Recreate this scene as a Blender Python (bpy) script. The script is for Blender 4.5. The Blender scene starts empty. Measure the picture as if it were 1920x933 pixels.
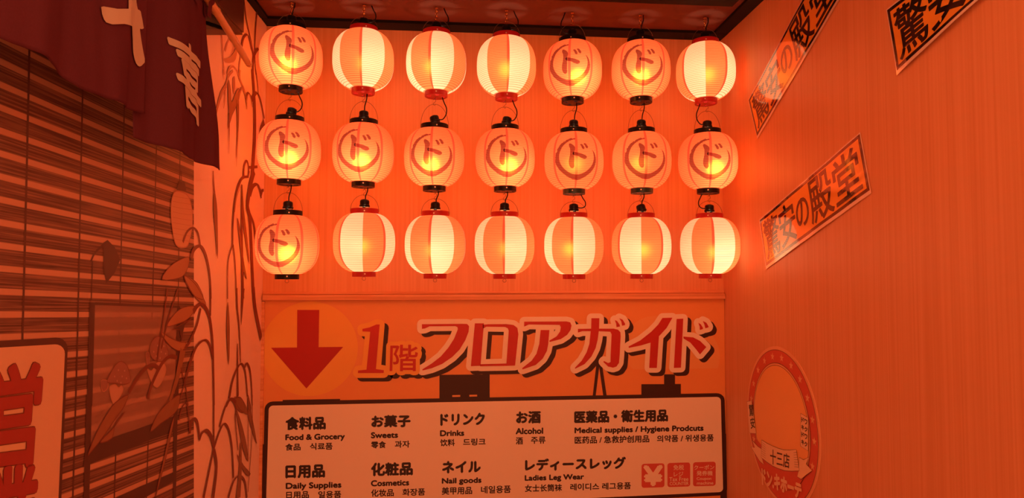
import bpy, bmesh, math, random
from mathutils import Vector, Matrix
from mathutils.geometry import tessellate_polygon, delaunay_2d_cdt

random.seed(7)
SC = bpy.context.scene
COL = SC.collection
# ------------------------------------------------------------------ camera, world, exposure
F = 1250.0                                   # focal length in pixels of a 1920 x 933 frame
CAM = Vector((0.0, 0.0, 1.55))
YAW, PITCH = math.atan(112 / F), math.atan(53.5 / F)
cam_data = bpy.data.cameras.new('camera')
cam_data.sensor_width = 36.0
cam_data.lens = 36.0 * F / 1920
cam = bpy.data.objects.new('camera', cam_data)
cam.location = CAM
cam.rotation_euler = (math.radians(90) + PITCH, 0, -YAW)
COL.objects.link(cam)
SC.camera = cam
world = bpy.data.worlds.new('world')
SC.world = world
world.use_nodes = True
bg = world.node_tree.nodes['Background']
bg.inputs['Color'].default_value = (1.0, 0.25, 0.085, 1)
bg.inputs['Strength'].default_value = 1.85
SC.view_settings.view_transform = 'Standard'
SC.view_settings.look = 'None'
SC.view_settings.exposure = 0.0
SC.view_settings.gamma = 1.0
SC.view_settings.use_curve_mapping = False
SC.cycles.diffuse_bounces = 6
SC.cycles.sample_clamp_indirect = 6.0
BULB = 1.3                                   # watts of an ordinary lantern bulb
BULB_COL = (1.0, 0.74, 0.42)

# ------------------------------------------------------------------ geometry of the place
RM = cam.rotation_euler.to_matrix()
def ray(px, py):
    return (RM @ Vector(((px - 960) / F, (466.5 - py) / F, -1.0))).normalized()
class Plane:
    """A flat surface: origin, two metric axes and the normal that looks into the room."""
    def __init__(s, o, e1, e2):
        s.o, s.e1, s.e2 = Vector(o), Vector(e1).normalized(), Vector(e2).normalized()
        s.n = s.e1.cross(s.e2).normalized()
    def at(s, px, py):
        d = ray(px, py)
        t = (s.o - CAM).dot(s.n) / d.dot(s.n)
        q = CAM + d * t - s.o
        return (q.dot(s.e1), q.dot(s.e2))
    def p(s, a, b, h=0.0):
        return s.o + s.e1 * a + s.e2 * b + s.n * h
D = 2.9
BACK = Plane((0, D, 0), (1, 0, 0), (0, 0, 1))
la = BACK.at(492, 520)[0]
ra = BACK.at(1357, 520)[0]
def flat_dir(px):
    d = ray(px, 520); d.z = 0
    return d.normalized()
LEFT = Plane((la, D, 0), flat_dir(860), (0, 0, 1))       # a < 0 comes towards the camera
RIGHT = Plane((ra, D, 0), -flat_dir(881), (0, 0, 1))     # a > 0 comes towards the camera
for pl in (BACK, LEFT, RIGHT):
    if pl.n.dot(CAM - pl.o) < 0: pl.n = -pl.n
CEIL = 2.627

# ------------------------------------------------------------------ materials
def mat(name, col, rough=0.6, metal=0.0, spec=0.5, coat=0.0):
    m = bpy.data.materials.new(name); m.use_nodes = True
    b = m.node_tree.nodes['Principled BSDF']
    b.inputs['Base Color'].default_value = (*col, 1)
    b.inputs['Roughness'].default_value = rough
    b.inputs['Metallic'].default_value = metal
    b.inputs['Specular IOR Level'].default_value = spec
    b.inputs['Coat Weight'].default_value = coat
    b.inputs['Coat Roughness'].default_value = 0.04
    return m
def noisy(name, c0, c1, scale, rough, spec=0.4, detail=4.0, bump=0.0, rot=None):
    m = mat(name, c0, rough, 0, spec)
    nt = m.node_tree; b = nt.nodes['Principled BSDF']
    tc = nt.nodes.new('ShaderNodeTexCoord'); mp = nt.nodes.new('ShaderNodeMapping')
    mp.inputs['Scale'].default_value = scale
    nz = nt.nodes.new('ShaderNodeTexNoise'); nz.inputs['Scale'].default_value = 1.0; nz.inputs['Detail'].default_value = detail
    rp = nt.nodes.new('ShaderNodeValToRGB')
    rp.color_ramp.elements[0].color = (*c0, 1); rp.color_ramp.elements[1].color = (*c1, 1)
    rp.color_ramp.elements[0].position = 0.32; rp.color_ramp.elements[1].position = 0.68
    nt.links.new(tc.outputs['Object'], mp.inputs['Vector'])
    nt.links.new(mp.outputs['Vector'], nz.inputs['Vector'])
    nt.links.new(nz.outputs['Fac'], rp.inputs['Fac'])
    nt.links.new(rp.outputs['Color'], b.inputs['Base Color'])
    if bump:
        bp = nt.nodes.new('ShaderNodeBump'); bp.inputs['Strength'].default_value = bump; bp.inputs['Distance'].default_value = 0.002
        nt.links.new(nz.outputs['Fac'], bp.inputs['Height']); nt.links.new(bp.outputs['Normal'], b.inputs['Normal'])
    return m
M = {}
M['wood'] = noisy('veneer', (0.645, 0.315, 0.155), (0.72, 0.375, 0.20), (120, 120, 0.9), 0.42, 0.4, 7)
M['rail'] = noisy('rail_wood', (0.60, 0.27, 0.12), (0.80, 0.42, 0.22), (2, 60, 90), 0.45, 0.4)
M['ceiling'] = noisy('ceiling_board', (0.125, 0.035, 0.026), (0.14, 0.04, 0.03), (3, 3, 3), 0.5)
M['black_trim'] = noisy('black_trim', (0.006, 0.006, 0.007), (0.010, 0.009, 0.010), (8, 8, 8), 0.6, 0.15)
M['floor'] = noisy('floor_tile', (0.30, 0.24, 0.2), (0.36, 0.29, 0.24), (5, 5, 5), 0.4)
M['plaster'] = noisy('plaster', (0.7, 0.62, 0.55), (0.74, 0.66, 0.6), (4, 4, 4), 0.8)
M['black'] = mat('black_plastic', (0.008, 0.007, 0.009), 0.3, 0, 0.25)
M['red_ring'] = mat('red_plastic', (0.42, 0.015, 0.02), 0.33)
M['teal_ring'] = mat('teal_black_plastic', (0.012, 0.05, 0.055), 0.3)
M['brass'] = mat('brass', (0.75, 0.45, 0.2), 0.25, 1.0)
M['steel'] = mat('steel', (0.72, 0.68, 0.62), 0.28, 1.0)
M['wire'] = mat('iron_wire', (0.22, 0.13, 0.09), 0.4, 0.8)
M['bamboo'] = noisy('bamboo_cane', (0.55, 0.30, 0.13), (0.68, 0.38, 0.17), (30, 6, 30), 0.3, 0.5)

def paper(name, col, glow, k_glow=0.10, k_tr=1.0):
    """Thin lantern paper: diffusely translucent with a forward scattering lobe."""
    m = bpy.data.materials.new(name); m.use_nodes = True
    nt = m.node_tree; nt.nodes.clear()
    out = nt.nodes.new('ShaderNodeOutputMaterial')
    tr = nt.nodes.new('ShaderNodeBsdfTranslucent'); tr.inputs['Color'].default_value = (*[min(1, c * k_tr) for c in col], 1)
    df = nt.nodes.new('ShaderNodeBsdfDiffuse'); df.inputs['Color'].default_value = (*col, 1)
    rf = nt.nodes.new('ShaderNodeBsdfRefraction'); rf.inputs['Color'].default_value = (*glow, 1)
    rf.inputs['Roughness'].default_value = 0.68; rf.inputs['IOR'].default_value = 1.45
    m1 = nt.nodes.new('ShaderNodeMixShader'); m1.inputs[0].default_value = 0.30
    m2 = nt.nodes.new('ShaderNodeMixShader'); m2.inputs[0].default_value = k_glow
    nt.links.new(tr.outputs[0], m1.inputs[1]); nt.links.new(df.outputs[0], m1.inputs[2])
    nt.links.new(m1.outputs[0], m2.inputs[1]); nt.links.new(rf.outputs[0], m2.inputs[2])
    nt.links.new(m2.outputs[0], out.inputs['Surface'])
    return m
M['paper_orange'] = paper('orange_paper', (1.0, 0.215, 0.09), (1.0, 0.50, 0.02), 0.13)
M['paper_gore'] = paper('orange_paper_gore', (1.0, 0.215, 0.09), (1.0, 0.42, 0.03), 0.03)
M['paper_seam'] = paper('orange_paper_double', (0.78, 0.085, 0.045), (0.5, 0.12, 0.02))
M['paper_white'] = paper('cream_paper', (0.92, 0.62, 0.50), (0.9, 0.7, 0.5), 0.004)
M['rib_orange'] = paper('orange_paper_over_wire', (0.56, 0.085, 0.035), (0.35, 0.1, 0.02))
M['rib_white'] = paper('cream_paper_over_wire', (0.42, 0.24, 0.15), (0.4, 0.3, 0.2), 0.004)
def ink(name, col):
    m = bpy.data.materials.new(name); m.use_nodes = True
    nt = m.node_tree; nt.nodes.clear()
    out = nt.nodes.new('ShaderNodeOutputMaterial')
    tr = nt.nodes.new('ShaderNodeBsdfTransparent'); tr.inputs['Color'].default_value = (*col, 1)
    nt.links.new(tr.outputs[0], out.inputs['Surface'])
    return m
M['ink'] = ink('brown_ink_film', (0.27, 0.23, 0.32))

# ------------------------------------------------------------------ mesh helpers
def link(name, me, mats, parent=None, smooth=False):
    o = bpy.data.objects.new(name, me)
    for m in (mats if isinstance(mats, (list, tuple)) else [mats]): me.materials.append(m)
    if smooth:
        me.polygons.foreach_set('use_smooth', [True] * len(me.polygons))
    COL.objects.link(o)
    if parent: o.parent = parent
    return o
def thing(name, label, cat, group=None, loc=(0, 0, 0)):
    o = bpy.data.objects.new(name, None); o.empty_display_size = 0.05
    o.location = loc; COL.objects.link(o)
    return tag(o, label, cat, group)
def tag(o, label, cat, group=None):
    o['label'] = label; o['category'] = cat
    if group: o['group'] = group
    return o
def struct(o):
    o['kind'] = 'structure'
    return o
class MB:
    """Collects verts, faces and a material index per face."""
    def __init__(s): s.v, s.f, s.m = [], [], []
    def add(s, vs, fs, mi=0):
        k = len(s.v); s.v += [tuple(v) for v in vs]
        s.f += [tuple(i + k for i in f) for f in fs]; s.m += [mi] * len(fs)
    def hexa(s, c, mi=0):
        s.add(c, [(0, 3, 2, 1), (4, 5, 6, 7), (0, 1, 5, 4), (1, 2, 6, 5), (2, 3, 7, 6), (3, 0, 4, 7)], mi)
    def box(s, x0, x1, y0, y1, z0, z1, mi=0):
        s.hexa([(x0, y0, z0), (x1, y0, z0), (x1, y1, z0), (x0, y1, z0), (x0, y0, z1), (x1, y0, z1), (x1, y1, z1), (x0, y1, z1)], mi)
    def slab(s, pl, a0, a1, b0, b1, h0, h1, mi=0):
        s.hexa([pl.p(a, b, h) for h in (h0, h1) for a, b in ((a0, b0), (a1, b0), (a1, b1), (a0, b1))], mi)
    def quadslab(s, pl, q, h0, h1, mi=0):
        s.hexa([pl.p(a, b, h) for h in (h0, h1) for a, b in q], mi)
    def tube(s, pts, r, n=8, mi=0, caps=True):
        pts = [Vector(p) for p in pts]; rs = r if isinstance(r, (list, tuple)) else [r] * len(pts)
        up = None; rings = []
        for i, p in enumerate(pts):
            t = (pts[min(i + 1, len(pts) - 1)] - pts[max(i - 1, 0)]).normalized()
            if up is None: up = t.orthogonal().normalized()
            up = (up - t * up.dot(t)); up = up.normalized() if up.length > 1e-6 else t.orthogonal().normalized()
            w = t.cross(up)
            rings.append([p + (up * math.cos(2 * math.pi * k / n) + w * math.sin(2 * math.pi * k / n)) * rs[i] for k in range(n)])
        vs = [v for rg in rings for v in rg]; fs = []
        for i in range(len(pts) - 1):
            for k in range(n):
                fs.append((i * n + k, i * n + (k + 1) % n, (i + 1) * n + (k + 1) % n, (i + 1) * n + k))
        if caps: fs += [tuple(range(n))[::-1], tuple((len(pts) - 1) * n + k for k in range(n))]
        s.add(vs, fs, mi)
    def lathe(s, prof, n=48, mi=0, c=(0, 0, 0), M4=None):
        vs = []
        for r, z in prof:
            for k in range(n):
                a = 2 * math.pi * k / n
                v = Vector((r * math.cos(a), r * math.sin(a), z))
                if M4: v = M4 @ v
                vs.append(v + Vector(c))
        fs = [(i * n + k, i * n + (k + 1) % n, (i + 1) * n + (k + 1) % n, (i + 1) * n + k) for i in range(len(prof) - 1) for k in range(n)]
        s.add(vs, fs, mi)
    def mesh(s, name, fix=True):
        me = bpy.data.meshes.new(name); me.from_pydata(s.v, [], s.f)
        me.polygons.foreach_set('material_index', s.m)
        if fix:
            bm = bmesh.new(); bm.from_mesh(me); bmesh.ops.recalc_face_normals(bm, faces=bm.faces); bm.to_mesh(me); bm.free()
        me.update()
        return me
    def build(s, name, mats, parent=None, smooth=False, fix=True):
        return link(name, s.mesh(name, fix), mats, parent, smooth)

def catmull(pts, sub=5, closed=False):
    n = len(pts); out = []
    rng = range(n) if closed else range(n - 1)
    for i in rng:
        g = (lambda k: pts[k % n]) if closed else (lambda k: pts[min(max(k, 0), n - 1)])
        p0, p1, p2, p3 = g(i - 1), g(i), g(i + 1), g(i + 2)
        for j in range(sub):
            t = j / sub
            out.append(tuple(0.5 * (2 * b + (c - a) * t + (2 * a - 5 * b + 4 * c - d) * t * t + (3 * b - a - 3 * c + d) * t ** 3)
                             for a, b, c, d in zip(p0, p1, p2, p3)))
    if not closed: out.append(tuple(pts[-1]))
    return out

# ---- writing: glyph outlines from Blender's own built-in font, as flat triangles
_cache = {}
def glyphs(s):
    if s in _cache: return _cache[s]
    cu = bpy.data.curves.new('t', 'FONT'); cu.body = s; cu.resolution_u = 4; cu.fill_mode = 'FRONT'
    ob = bpy.data.objects.new('t', cu); COL.objects.link(ob)
    dg = bpy.context.evaluated_depsgraph_get()
    me = bpy.data.meshes.new_from_object(ob.evaluated_get(dg))
    bm = bmesh.new(); bm.from_mesh(me); bmesh.ops.remove_doubles(bm, verts=bm.verts, dist=1e-5)
    bmesh.ops.triangulate(bm, faces=bm.faces)
    bm.verts.index_update()
    vs = [(v.co.x, v.co.y) for v in bm.verts]
    fs = [tuple(v.index for v in f.verts) for f in bm.faces]
    es = [tuple(v.index for v in e.verts) for e in bm.edges if len(e.link_faces) == 1]
    bm.free(); bpy.data.objects.remove(ob); bpy.data.curves.remove(cu); bpy.data.meshes.remove(me)
    x0, x1 = min(v[0] for v in vs), max(v[0] for v in vs); y0, y1 = min(v[1] for v in vs), max(v[1] for v in vs)
    vs = [((x - x0) / (x1 - x0), (y - y0) / max(1e-6, y1 - y0)) for x, y in vs]
    _cache[s] = (vs, fs, es)
    return _cache[s]

def union(polys):
    """One flat triangulation, free of overlaps, of many overlapping polygons."""
    V, Fs = [], []
    for p in polys:
        ar = abs(sum(p[i - 1][0] * p[i][1] - p[i][0] * p[i - 1][1] for i in range(len(p))))
        if len(p) == 3 and ar < 4e-6 * max(math.dist(p[i - 1], p[i]) for i in range(3)): continue      # slivers
        if sum(p[i - 1][0] * p[i][1] - p[i][0] * p[i - 1][1] for i in range(len(p))) < 0: p = p[::-1]
        k = len(V); V += [Vector((a * 1000, b * 1000)) for a, b in p]; Fs.append(list(range(k, k + len(p))))
    vo, _e, fo, _ov, _oe, of = delaunay_2d_cdt(V, [], Fs, 1, 1e-4)
    return [(v.x / 1000, v.y / 1000) for v in vo], [tuple(f) for f, src in zip(fo, of) if src]

class Flat:
    """Flat print on a plane: polygons, brush strokes and lettering in the plane's own metres, h above it."""
    def __init__(s, pl, conv=None, warp=None, cut=None):
        s.pl, s.conv, s.b, s.warp, s.cut = pl, conv or (lambda x, y: (x, y)), MB(), warp, cut
    def xy(s, x, y):
        return s.pl.at(*s.conv(x, y))
    def raw(s, pts, tris, mi, h):
        if s.cut:
            bm = bmesh.new(); bv = [bm.verts.new((a, b, 0)) for a, b in pts]
            for t in tris:
                try: bm.faces.new([bv[i] for i in t])
                except ValueError: pass
            for _ in range(6):
                es = [e for e in bm.edges if e.calc_length() > s.cut]
                if not es: break
                bmesh.ops.subdivide_edges(bm, edges=es, cuts=1)
                bmesh.ops.triangulate(bm, faces=bm.faces)
            bm.verts.index_update()
            pts = [(v.co.x, v.co.y) for v in bm.verts]; tris = [tuple(v.index for v in f.verts) for f in bm.faces]
            bm.free()
        good = []
        for t in tris:
            (ax, ay), (bx, by), (cx, cy) = (pts[t[0]], pts[t[1]], pts[t[2]])
            A = (bx - ax) * (cy - ay) - (by - ay) * (cx - ax)
            if len(t) == 3 and abs(A) < 1e-12: continue
            flip = (s.pl.e1.cross(s.pl.e2)).dot(s.pl.n) * A < 0
            good.append(tuple(reversed(t)) if flip else tuple(t))
        if s.warp: vs = [s.warp(a, b, h) for a, b in pts]
        else: vs = [s.pl.p(a, b, h) for a, b in pts]
        s.b.add(vs, good, mi)
    def poly2(s, pts, mi=0, h=0.0005, line=None):
        tris = tessellate_polygon([[Vector((a, b, 0)) for a, b in pts]])
        s.raw(pts, tris, mi, h)
        if line:
            s.ribbon2([(a, b, line[0]) for a, b in list(pts) + [pts[0]]], line[1], h + 0.0003)
    def poly(s, pts, mi=0, h=0.0005, smooth=0, line=None):
        q = [s.xy(*p) for p in pts]
        if smooth: q = catmull(q, smooth, True)
        s.poly2(q, mi, h, line)
    def ribbon2(s, pts, mi, h):
        """pts: (a, b, full width in metres)"""
        L, R = [], []
        for i, (a, b, w) in enumerate(pts):
            pa, pb = pts[max(i - 1, 0)], pts[min(i + 1, len(pts) - 1)]
            dx, dy = pb[0] - pa[0], pb[1] - pa[1]; l = math.hypot(dx, dy) or 1
            L.append((a - dy / l * w / 2, b + dx / l * w / 2)); R.append((a + dy / l * w / 2, b - dx / l * w / 2))
        n = len(pts); v = L + R
        s.raw(v, [t for i in range(n - 1) for t in ((i, i + 1, n + i + 1), (i, n + i + 1, n + i))], mi, h)
    def stroke(s, pts, w, mi=0, h=0.0009, sub=5, w1=None):
        """pts in photo-zoom units, w (to w1) full width in metres"""
        q = [s.xy(*p) for p in pts]; q = catmull(q, sub)
        n = len(q) - 1
        s.ribbon2([(a, b, w + ((w1 if w1 is not None else w) - w) * i / n) for i, (a, b) in enumerate(q)], mi, h)
    def text2(s, txt, quad, mi=0, h=0.001, bold=0.0, dx=0.0, dy=0.0, rnd=6):
        """quad: TL TR BR BL in plane metres; bold: metres of weight added on every side"""
        vs, fs, es = glyphs(txt)
        TL, TR, BR, BL = quad
        def mp(u, v):
            return tuple((BL[i] * (1 - u) + BR[i] * u) * (1 - v) + (TL[i] * (1 - u) + TR[i] * u) * v + (dx, dy)[i] for i in (0, 1))
        pts = [mp(u, v) for u, v in vs]
        if not bold: s.raw(pts, fs, mi, h)
        else:
            P, T = union([[pts[i] for i in f] for f in fs] + s.fat(pts, es, bold, rnd))
            s.raw(P, T, mi, h)
        return pts, es
    def fat(s, pts, es, w, rnd=6):
        out, used = [], set()
        for i, j in es:
            (ax, ay), (bx, by) = pts[i], pts[j]
            l = math.hypot(bx - ax, by - ay)
            if l < 1e-7: continue
            nx, ny = -(by - ay) / l * w, (bx - ax) / l * w
            out.append([(ax + nx, ay + ny), (bx + nx, by + ny), (bx - nx, by - ny), (ax - nx, ay - ny)]); used |= {i, j}
        if rnd:
            for i in used:
                a, b = pts[i]
                out.append([(a + w * math.cos(2 * math.pi * q / rnd), b + w * math.sin(2 * math.pi * q / rnd)) for q in range(rnd)])
        return out
    def outline(s, polys, w, mi, h, dx=0, dy=0):
        A = []
        for pts in polys:
            pts = [(a + dx, b + dy) for a, b in pts]
            A += [[pts[i] for i in t] for t in tessellate_polygon([[Vector((a, b, 0)) for a, b in pts]])]
            n = len(pts); A += s.fat(pts, [(i, (i + 1) % n) for i in range(n)], w, 14)
        s.raw(*union(A), mi, h)
    def text(s, txt, x0, x1, ytop, ybot, slope=0.0, mi=0, h=0.001, bold=0.0, rnd=0):
        d = slope * (x1 - x0)
        q = [s.xy(x0, ytop), s.xy(x1, ytop + d), s.xy(x1, ybot + d), s.xy(x0, ybot)]
        return s.text2(txt, q, mi, h, bold, rnd=rnd)
    def build(s, name, mats, parent=None):
        return s.b.build(name, mats, parent, fix=False)
def zoomed(x0, y0, k): return lambda x, y: (x0 + x / k, y0 + y / k)
def rrect(x0, y0, x1, y1, r, n=5):
    out = []
    for cx, cy, a0 in ((x1 - r, y0 + r, -90), (x1 - r, y1 - r, 0), (x0 + r, y1 - r, 90), (x0 + r, y0 + r, 180)):
        for i in range(n + 1):
            a = math.radians(a0 + 90 * i / n); out.append((cx + r * math.cos(a), cy + r * math.sin(a)))
    return out

# ------------------------------------------------------------------ the room
b = MB(); b.slab(BACK, la - 0.15, ra + 0.15, 0, 2.9, -0.08, 0)
struct(b.build('wall_back', M['wood']))
b = MB(); b.slab(LEFT, -3.3, 0.0, 0, 2.9, -0.08, 0)
struct(b.build('wall_left', M['plaster']))
b = MB(); b.slab(RIGHT, 0.0, 3.3, 0, 2.9, -0.08, 0)
struct(b.build('wall_right', M['wood']))
b = MB(); b.box(-1.6, 1.7, -0.5, D + 0.1, -0.08, 0)
struct(b.build('floor', M['floor']))
b = MB(); b.box(-1.6, 1.7, 1.5, D + 0.1, CEIL + 0.012, CEIL + 0.1)
struct(b.build('ceiling', M['ceiling']))
# black frame strips that edge the ceiling board, and the batten above the sign
b = MB(); b.slab(BACK, la + 0.002, ra - 0.002, CEIL, CEIL + 0.02, 0.0005, 0.085)
struct(b.build('trim_1', M['black_trim']))
b = MB(); b.slab(RIGHT, 0.088, 1.7, CEIL, CEIL + 0.02, 0.0005, 0.062)
struct(b.build('trim_2', M['black_trim']))
b = MB(); b.slab(LEFT, -1.7, -0.088, CEIL, CEIL + 0.02, 0.0005, 0.03)
struct(b.build('trim_3', M['black_trim']))
b = MB(); b.box(la - 0.02, ra - 0.12, 2.36, 2.495, CEIL - 0.012, CEIL + 0.02)
struct(b.build('trim_4', M['black_trim']))
r0, r1 = BACK.at(495, 547.5), BACK.at(1355, 543.8)
r2, r3 = BACK.at(1356.5, 559.5), BACK.at(495, 562.5)
b = MB()
q = [r3, r2, r1, r0]
b.quadslab(BACK, q, 0.0005, 0.012)
def mixq(t0, t1): return [tuple(r3[i] + (r0[i] - r3[i]) * t0 for i in (0, 1)), tuple(r2[i] + (r1[i] - r2[i]) * t0 for i in (0, 1)),
                          tuple(r2[i] + (r1[i] - r2[i]) * t1 for i in (0, 1)), tuple(r3[i] + (r0[i] - r3[i]) * t1 for i in (0, 1))]
b.quadslab(BACK, mixq(0.0, 0.62), 0.012, 0.022)
b.quadslab(BACK, mixq(0.74, 0.9), 0.012, 0.017)
struct(b.build('trim_5', M['rail']))
# corner beads
b = MB(); b.slab(BACK, la + 0.001, la + 0.014, 0.0, BACK.at(492, 565)[1], 0.0005, 0.012)
struct(b.build('trim_6', M['rail']))

# ------------------------------------------------------------------ lanterns
R, HZ = 0.1195, 0.1145                  # body radius, half height of the paper
R_TOP, R_BOT = 0.055, 0.0455
def shell_r(z):
    t = max(-1.0, min(1.0, z / HZ))
    rr = R_TOP if t > 0 else R_BOT
    k = abs(t)
    return rr - 0.003 + (R - rr + 0.003) * max(0.0, 1 - k ** 2.55) ** 0.62
NR, NS = 34, 96
def shell_mesh(kind, name):
    """Paper globe over wire hoops; 'emblem': all orange, 'striped': eight gores, orange and cream by turns."""
    mb = MB(); zs = []
    for i in range(NR):
        z0 = -HZ + 2 * HZ * i / NR; dz = 2 * HZ / NR
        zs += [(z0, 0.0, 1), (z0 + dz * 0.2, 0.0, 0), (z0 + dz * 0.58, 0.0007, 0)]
    zs.append((HZ, 0.0, 0))
    az = []; per = NS // 8
    for g in range(8):                     # a narrow overlap strip at the end of every gore
        for k in range(per):
            a0 = g * 45.0
            az.append((a0 + 40.0 * k / (per - 1), g, k == per - 1))
    n = len(az)
    vs = []
    for z, d, _ in zs:
        rr = shell_r(z) + d
        vs += [(rr * math.cos(math.radians(a)), rr * math.sin(math.radians(a)), z) for a, _, _ in az]
    mb.v = vs
    for i in range(len(zs) - 1):
        rib = zs[i][2]
        for k in range(n):
            g, seam = az[k][1], az[k][2]
            white = kind == 'striped' and g % 2 == 1
            if kind == 'striped': seam = seam and not white
            # the overlap beside a cream gore belongs to the orange gore
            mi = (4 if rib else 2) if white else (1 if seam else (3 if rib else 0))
            mb.f.append((i * n + k, i * n + (k + 1) % n, (i + 1) * n + (k + 1) % n, (i + 1) * n + k)); mb.m.append(mi)
    me = mb.mesh(name)
    for mm in ('paper_orange' if kind == 'emblem' else 'paper_gore', 'paper_seam', 'paper_white', 'rib_orange', 'rib_white'): me.materials.append(M[mm])
    me.polygons.foreach_set('use_smooth', [True] * len(me.polygons))
    return me
def emblem_mesh():
    """Brush ring with one katakana, inked on the front (-Y side) of the paper."""
    K = R / 227.0
    cx, cy = 203, 395
    def cv(x, y): return ((x - cx) * K, (cy - y) * K - 0.004)
    def warp(a, bz, h):
        rr = shell_r(bz) + 0.0012
        ph = math.asin(max(-0.98, min(0.98, a / R)))
        return Vector((rr * math.sin(ph), -rr * math.cos(ph), bz))
    pl = Plane((0, 0, 0), (1, 0, 0), (0, 0, 1))
    fl = Flat(pl, None, warp, 0.007)
    def P(pts):
        q = catmull([cv(*p) for p in pts], 4, True); n = len(q)
        if sum(q[i - 1][0] * q[i][1] - q[i][0] * q[i - 1][1] for i in range(n)) < 0: q = q[::-1]
        grow = []
        for i in range(n):                       # a little heavier than the traced core
            dx, dy = q[(i + 1) % n][0] - q[i - 1][0], q[(i + 1) % n][1] - q[i - 1][1]; l = math.hypot(dx, dy) or 1
            grow.append((q[i][0] + dy / l * 2.2 * K, q[i][1] - dx / l * 2.2 * K))
        fl.poly2(grow, 0, 0)
    P([(150, 290), (165, 293), (188, 313), (191, 335), (184, 362), (185, 400), (183, 440), (184, 460), (174, 472), (160, 466), (150, 445), (150, 410), (158, 370), (158, 330), (149, 306)])
    P([(180, 356), (215, 361), (250, 371), (274, 382), (277, 395), (262, 403), (240, 397), (215, 383), (182, 375)])
    P([(234, 297), (246, 295), (256, 308), (262, 322), (257, 330), (247, 325), (242, 310)])
    P([(262, 290), (274, 288), (284, 299), (290, 312), (285, 322), (275, 316), (270, 302)])
    rnd = random.Random(3)
    key = [(94, 7), (110, 14), (140, 20), (165, 22), (190, 25), (230, 27), (270, 31), (300, 28), (330, 22), (355, 15), (375, 8), (386, 1)]
    pts = []
    N = 110
    out, inn = [], []
    for i in range(N + 1):
        a = 94 + (386 - 94) * i / N
        for (a0, w0), (a1, w1) in zip(key, key[1:]):
            if a0 <= a <= a1: w = w0 + (w1 - w0) * (a - a0) / (a1 - a0); break
        jag = rnd.uniform(-4.5, 3.0) if 98 < a < 200 else (rnd.uniform(-1.6, 1.2) if a < 320 else 0)
        r_in = 128 + (2.0 if a < 150 else 0)
        for lst, rad in ((out, r_in + w * 1.2 + jag), (inn, r_in + (rnd.uniform(-2.5, 2.5) if a < 125 else 0))):
            lst.append(cv(cx + 3 + rad * math.cos(math.radians(a)), cy - 8 - rad * 1.02 * math.sin(math.radians(a))))
    n = N + 1
    fl.raw(out + inn, [t for i in range(N) for t in ((i, i + 1, n + i + 1), (i, n + i + 1, n + i))], 0, 0)
    me = fl.b.mesh('emblem', False); me.materials.append(M['ink'])
    me.polygons.foreach_set('use_smooth', [True] * len(me.polygons))
    return me
def ring_mesh(rad, z0, z1, m, holes):
    """Turned ring with a thin wall; the lower one is closed by a plate with four vent slots."""
    mb = MB()
    mb.lathe([(rad - 0.004, z0), (rad - 0.0008, z0), (rad, z0 + 0.0010), (rad, z1 - 0.001), (rad - 0.0008, z1), (rad - 0.004, z1), (rad - 0.004, z0)], 56)
    if holes:
        n = 56; rr = [0.004, 0.44 * rad, 0.78 * rad, rad - 0.003]
        vs = [(q * math.cos(2 * math.pi * k / n), q * math.sin(2 * math.pi * k / n), z0 + 0.001) for q in rr for k in range(n)]
        fs = []
        for i in range(3):
            for k in range(n):
                if i == 1 and (k + 7 - 3) % 14 < 4: continue
                fs.append((i * n + k, i * n + (k + 1) % n, (i + 1) * n + (k + 1) % n, (i + 1) * n + k))
        fs.append(tuple(range(n)))
        mb.add(vs, fs)
    me = mb.mesh('ring'); me.materials.append(m)
    return me
def screw_mesh(rad, z):
    mb = MB()
    rot = Matrix.Rotation(math.radians(90), 4, 'X')
    mb.lathe([(0.0, 0.0022), (0.0018, 0.0020), (0.0028, 0.001), (0.0030, -0.001)], 12, 0, (0, -rad, z), rot)
    me = mb.mesh('screw'); me.materials.append(M['steel'])
    return me
ZT0, ZT1 = HZ - 0.003, HZ + 0.019        # upper ring
ZB0, ZB1 = -HZ - 0.019, -HZ + 0.003      # lower ring
BAIL = 0.076
def bail_mesh(BAIL):
    mb = MB(); pts = []
    for i in range(25):
        a = math.pi * i / 24
        pts.append((0.0555 * math.cos(a), 0.0, ZT0 + 0.011 + BAIL * math.sin(a) ** 0.9))
    mb.tube(pts, 0.0009, 6)
    me = mb.mesh('bail'); me.materials.append(M['wire'])
    return me
def socket_mesh(lean):
    """Black lamp holder with its bright clamp straps."""
    mb = MB()
    rot = Matrix.Rotation(math.radians(lean), 4, 'Y')
    c = (0.004 * (1 if lean else 0), 0, ZT1 + 0.006)
    mb.lathe([(0.0, 0.033), (0.008, 0.033), (0.0165, 0.029), (0.0185, 0.024), (0.0185, 0.011), (0.0205, 0.009), (0.0205, 0.003), (0.0165, 0.0), (0.0165, -0.02), (0.0, -0.02)], 24, 0, c, rot)
    s = MB()
    s.box(-0.052, 0.052, -0.006, 0.006, ZT1 - 0.003, ZT1 - 0.0015)
    s.box(-0.018, -0.006, -0.0185, -0.016, ZT1 - 0.002, ZT1 + 0.008)
    s.box(0.006, 0.018, -0.0185, -0.016, ZT1 - 0.002, ZT1 + 0.007)
    me = mb.mesh('socket'); me.materials.append(M['black'])
    ms = s.mesh('strap'); ms.materials.append(M['steel'])
    return me, ms
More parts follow.
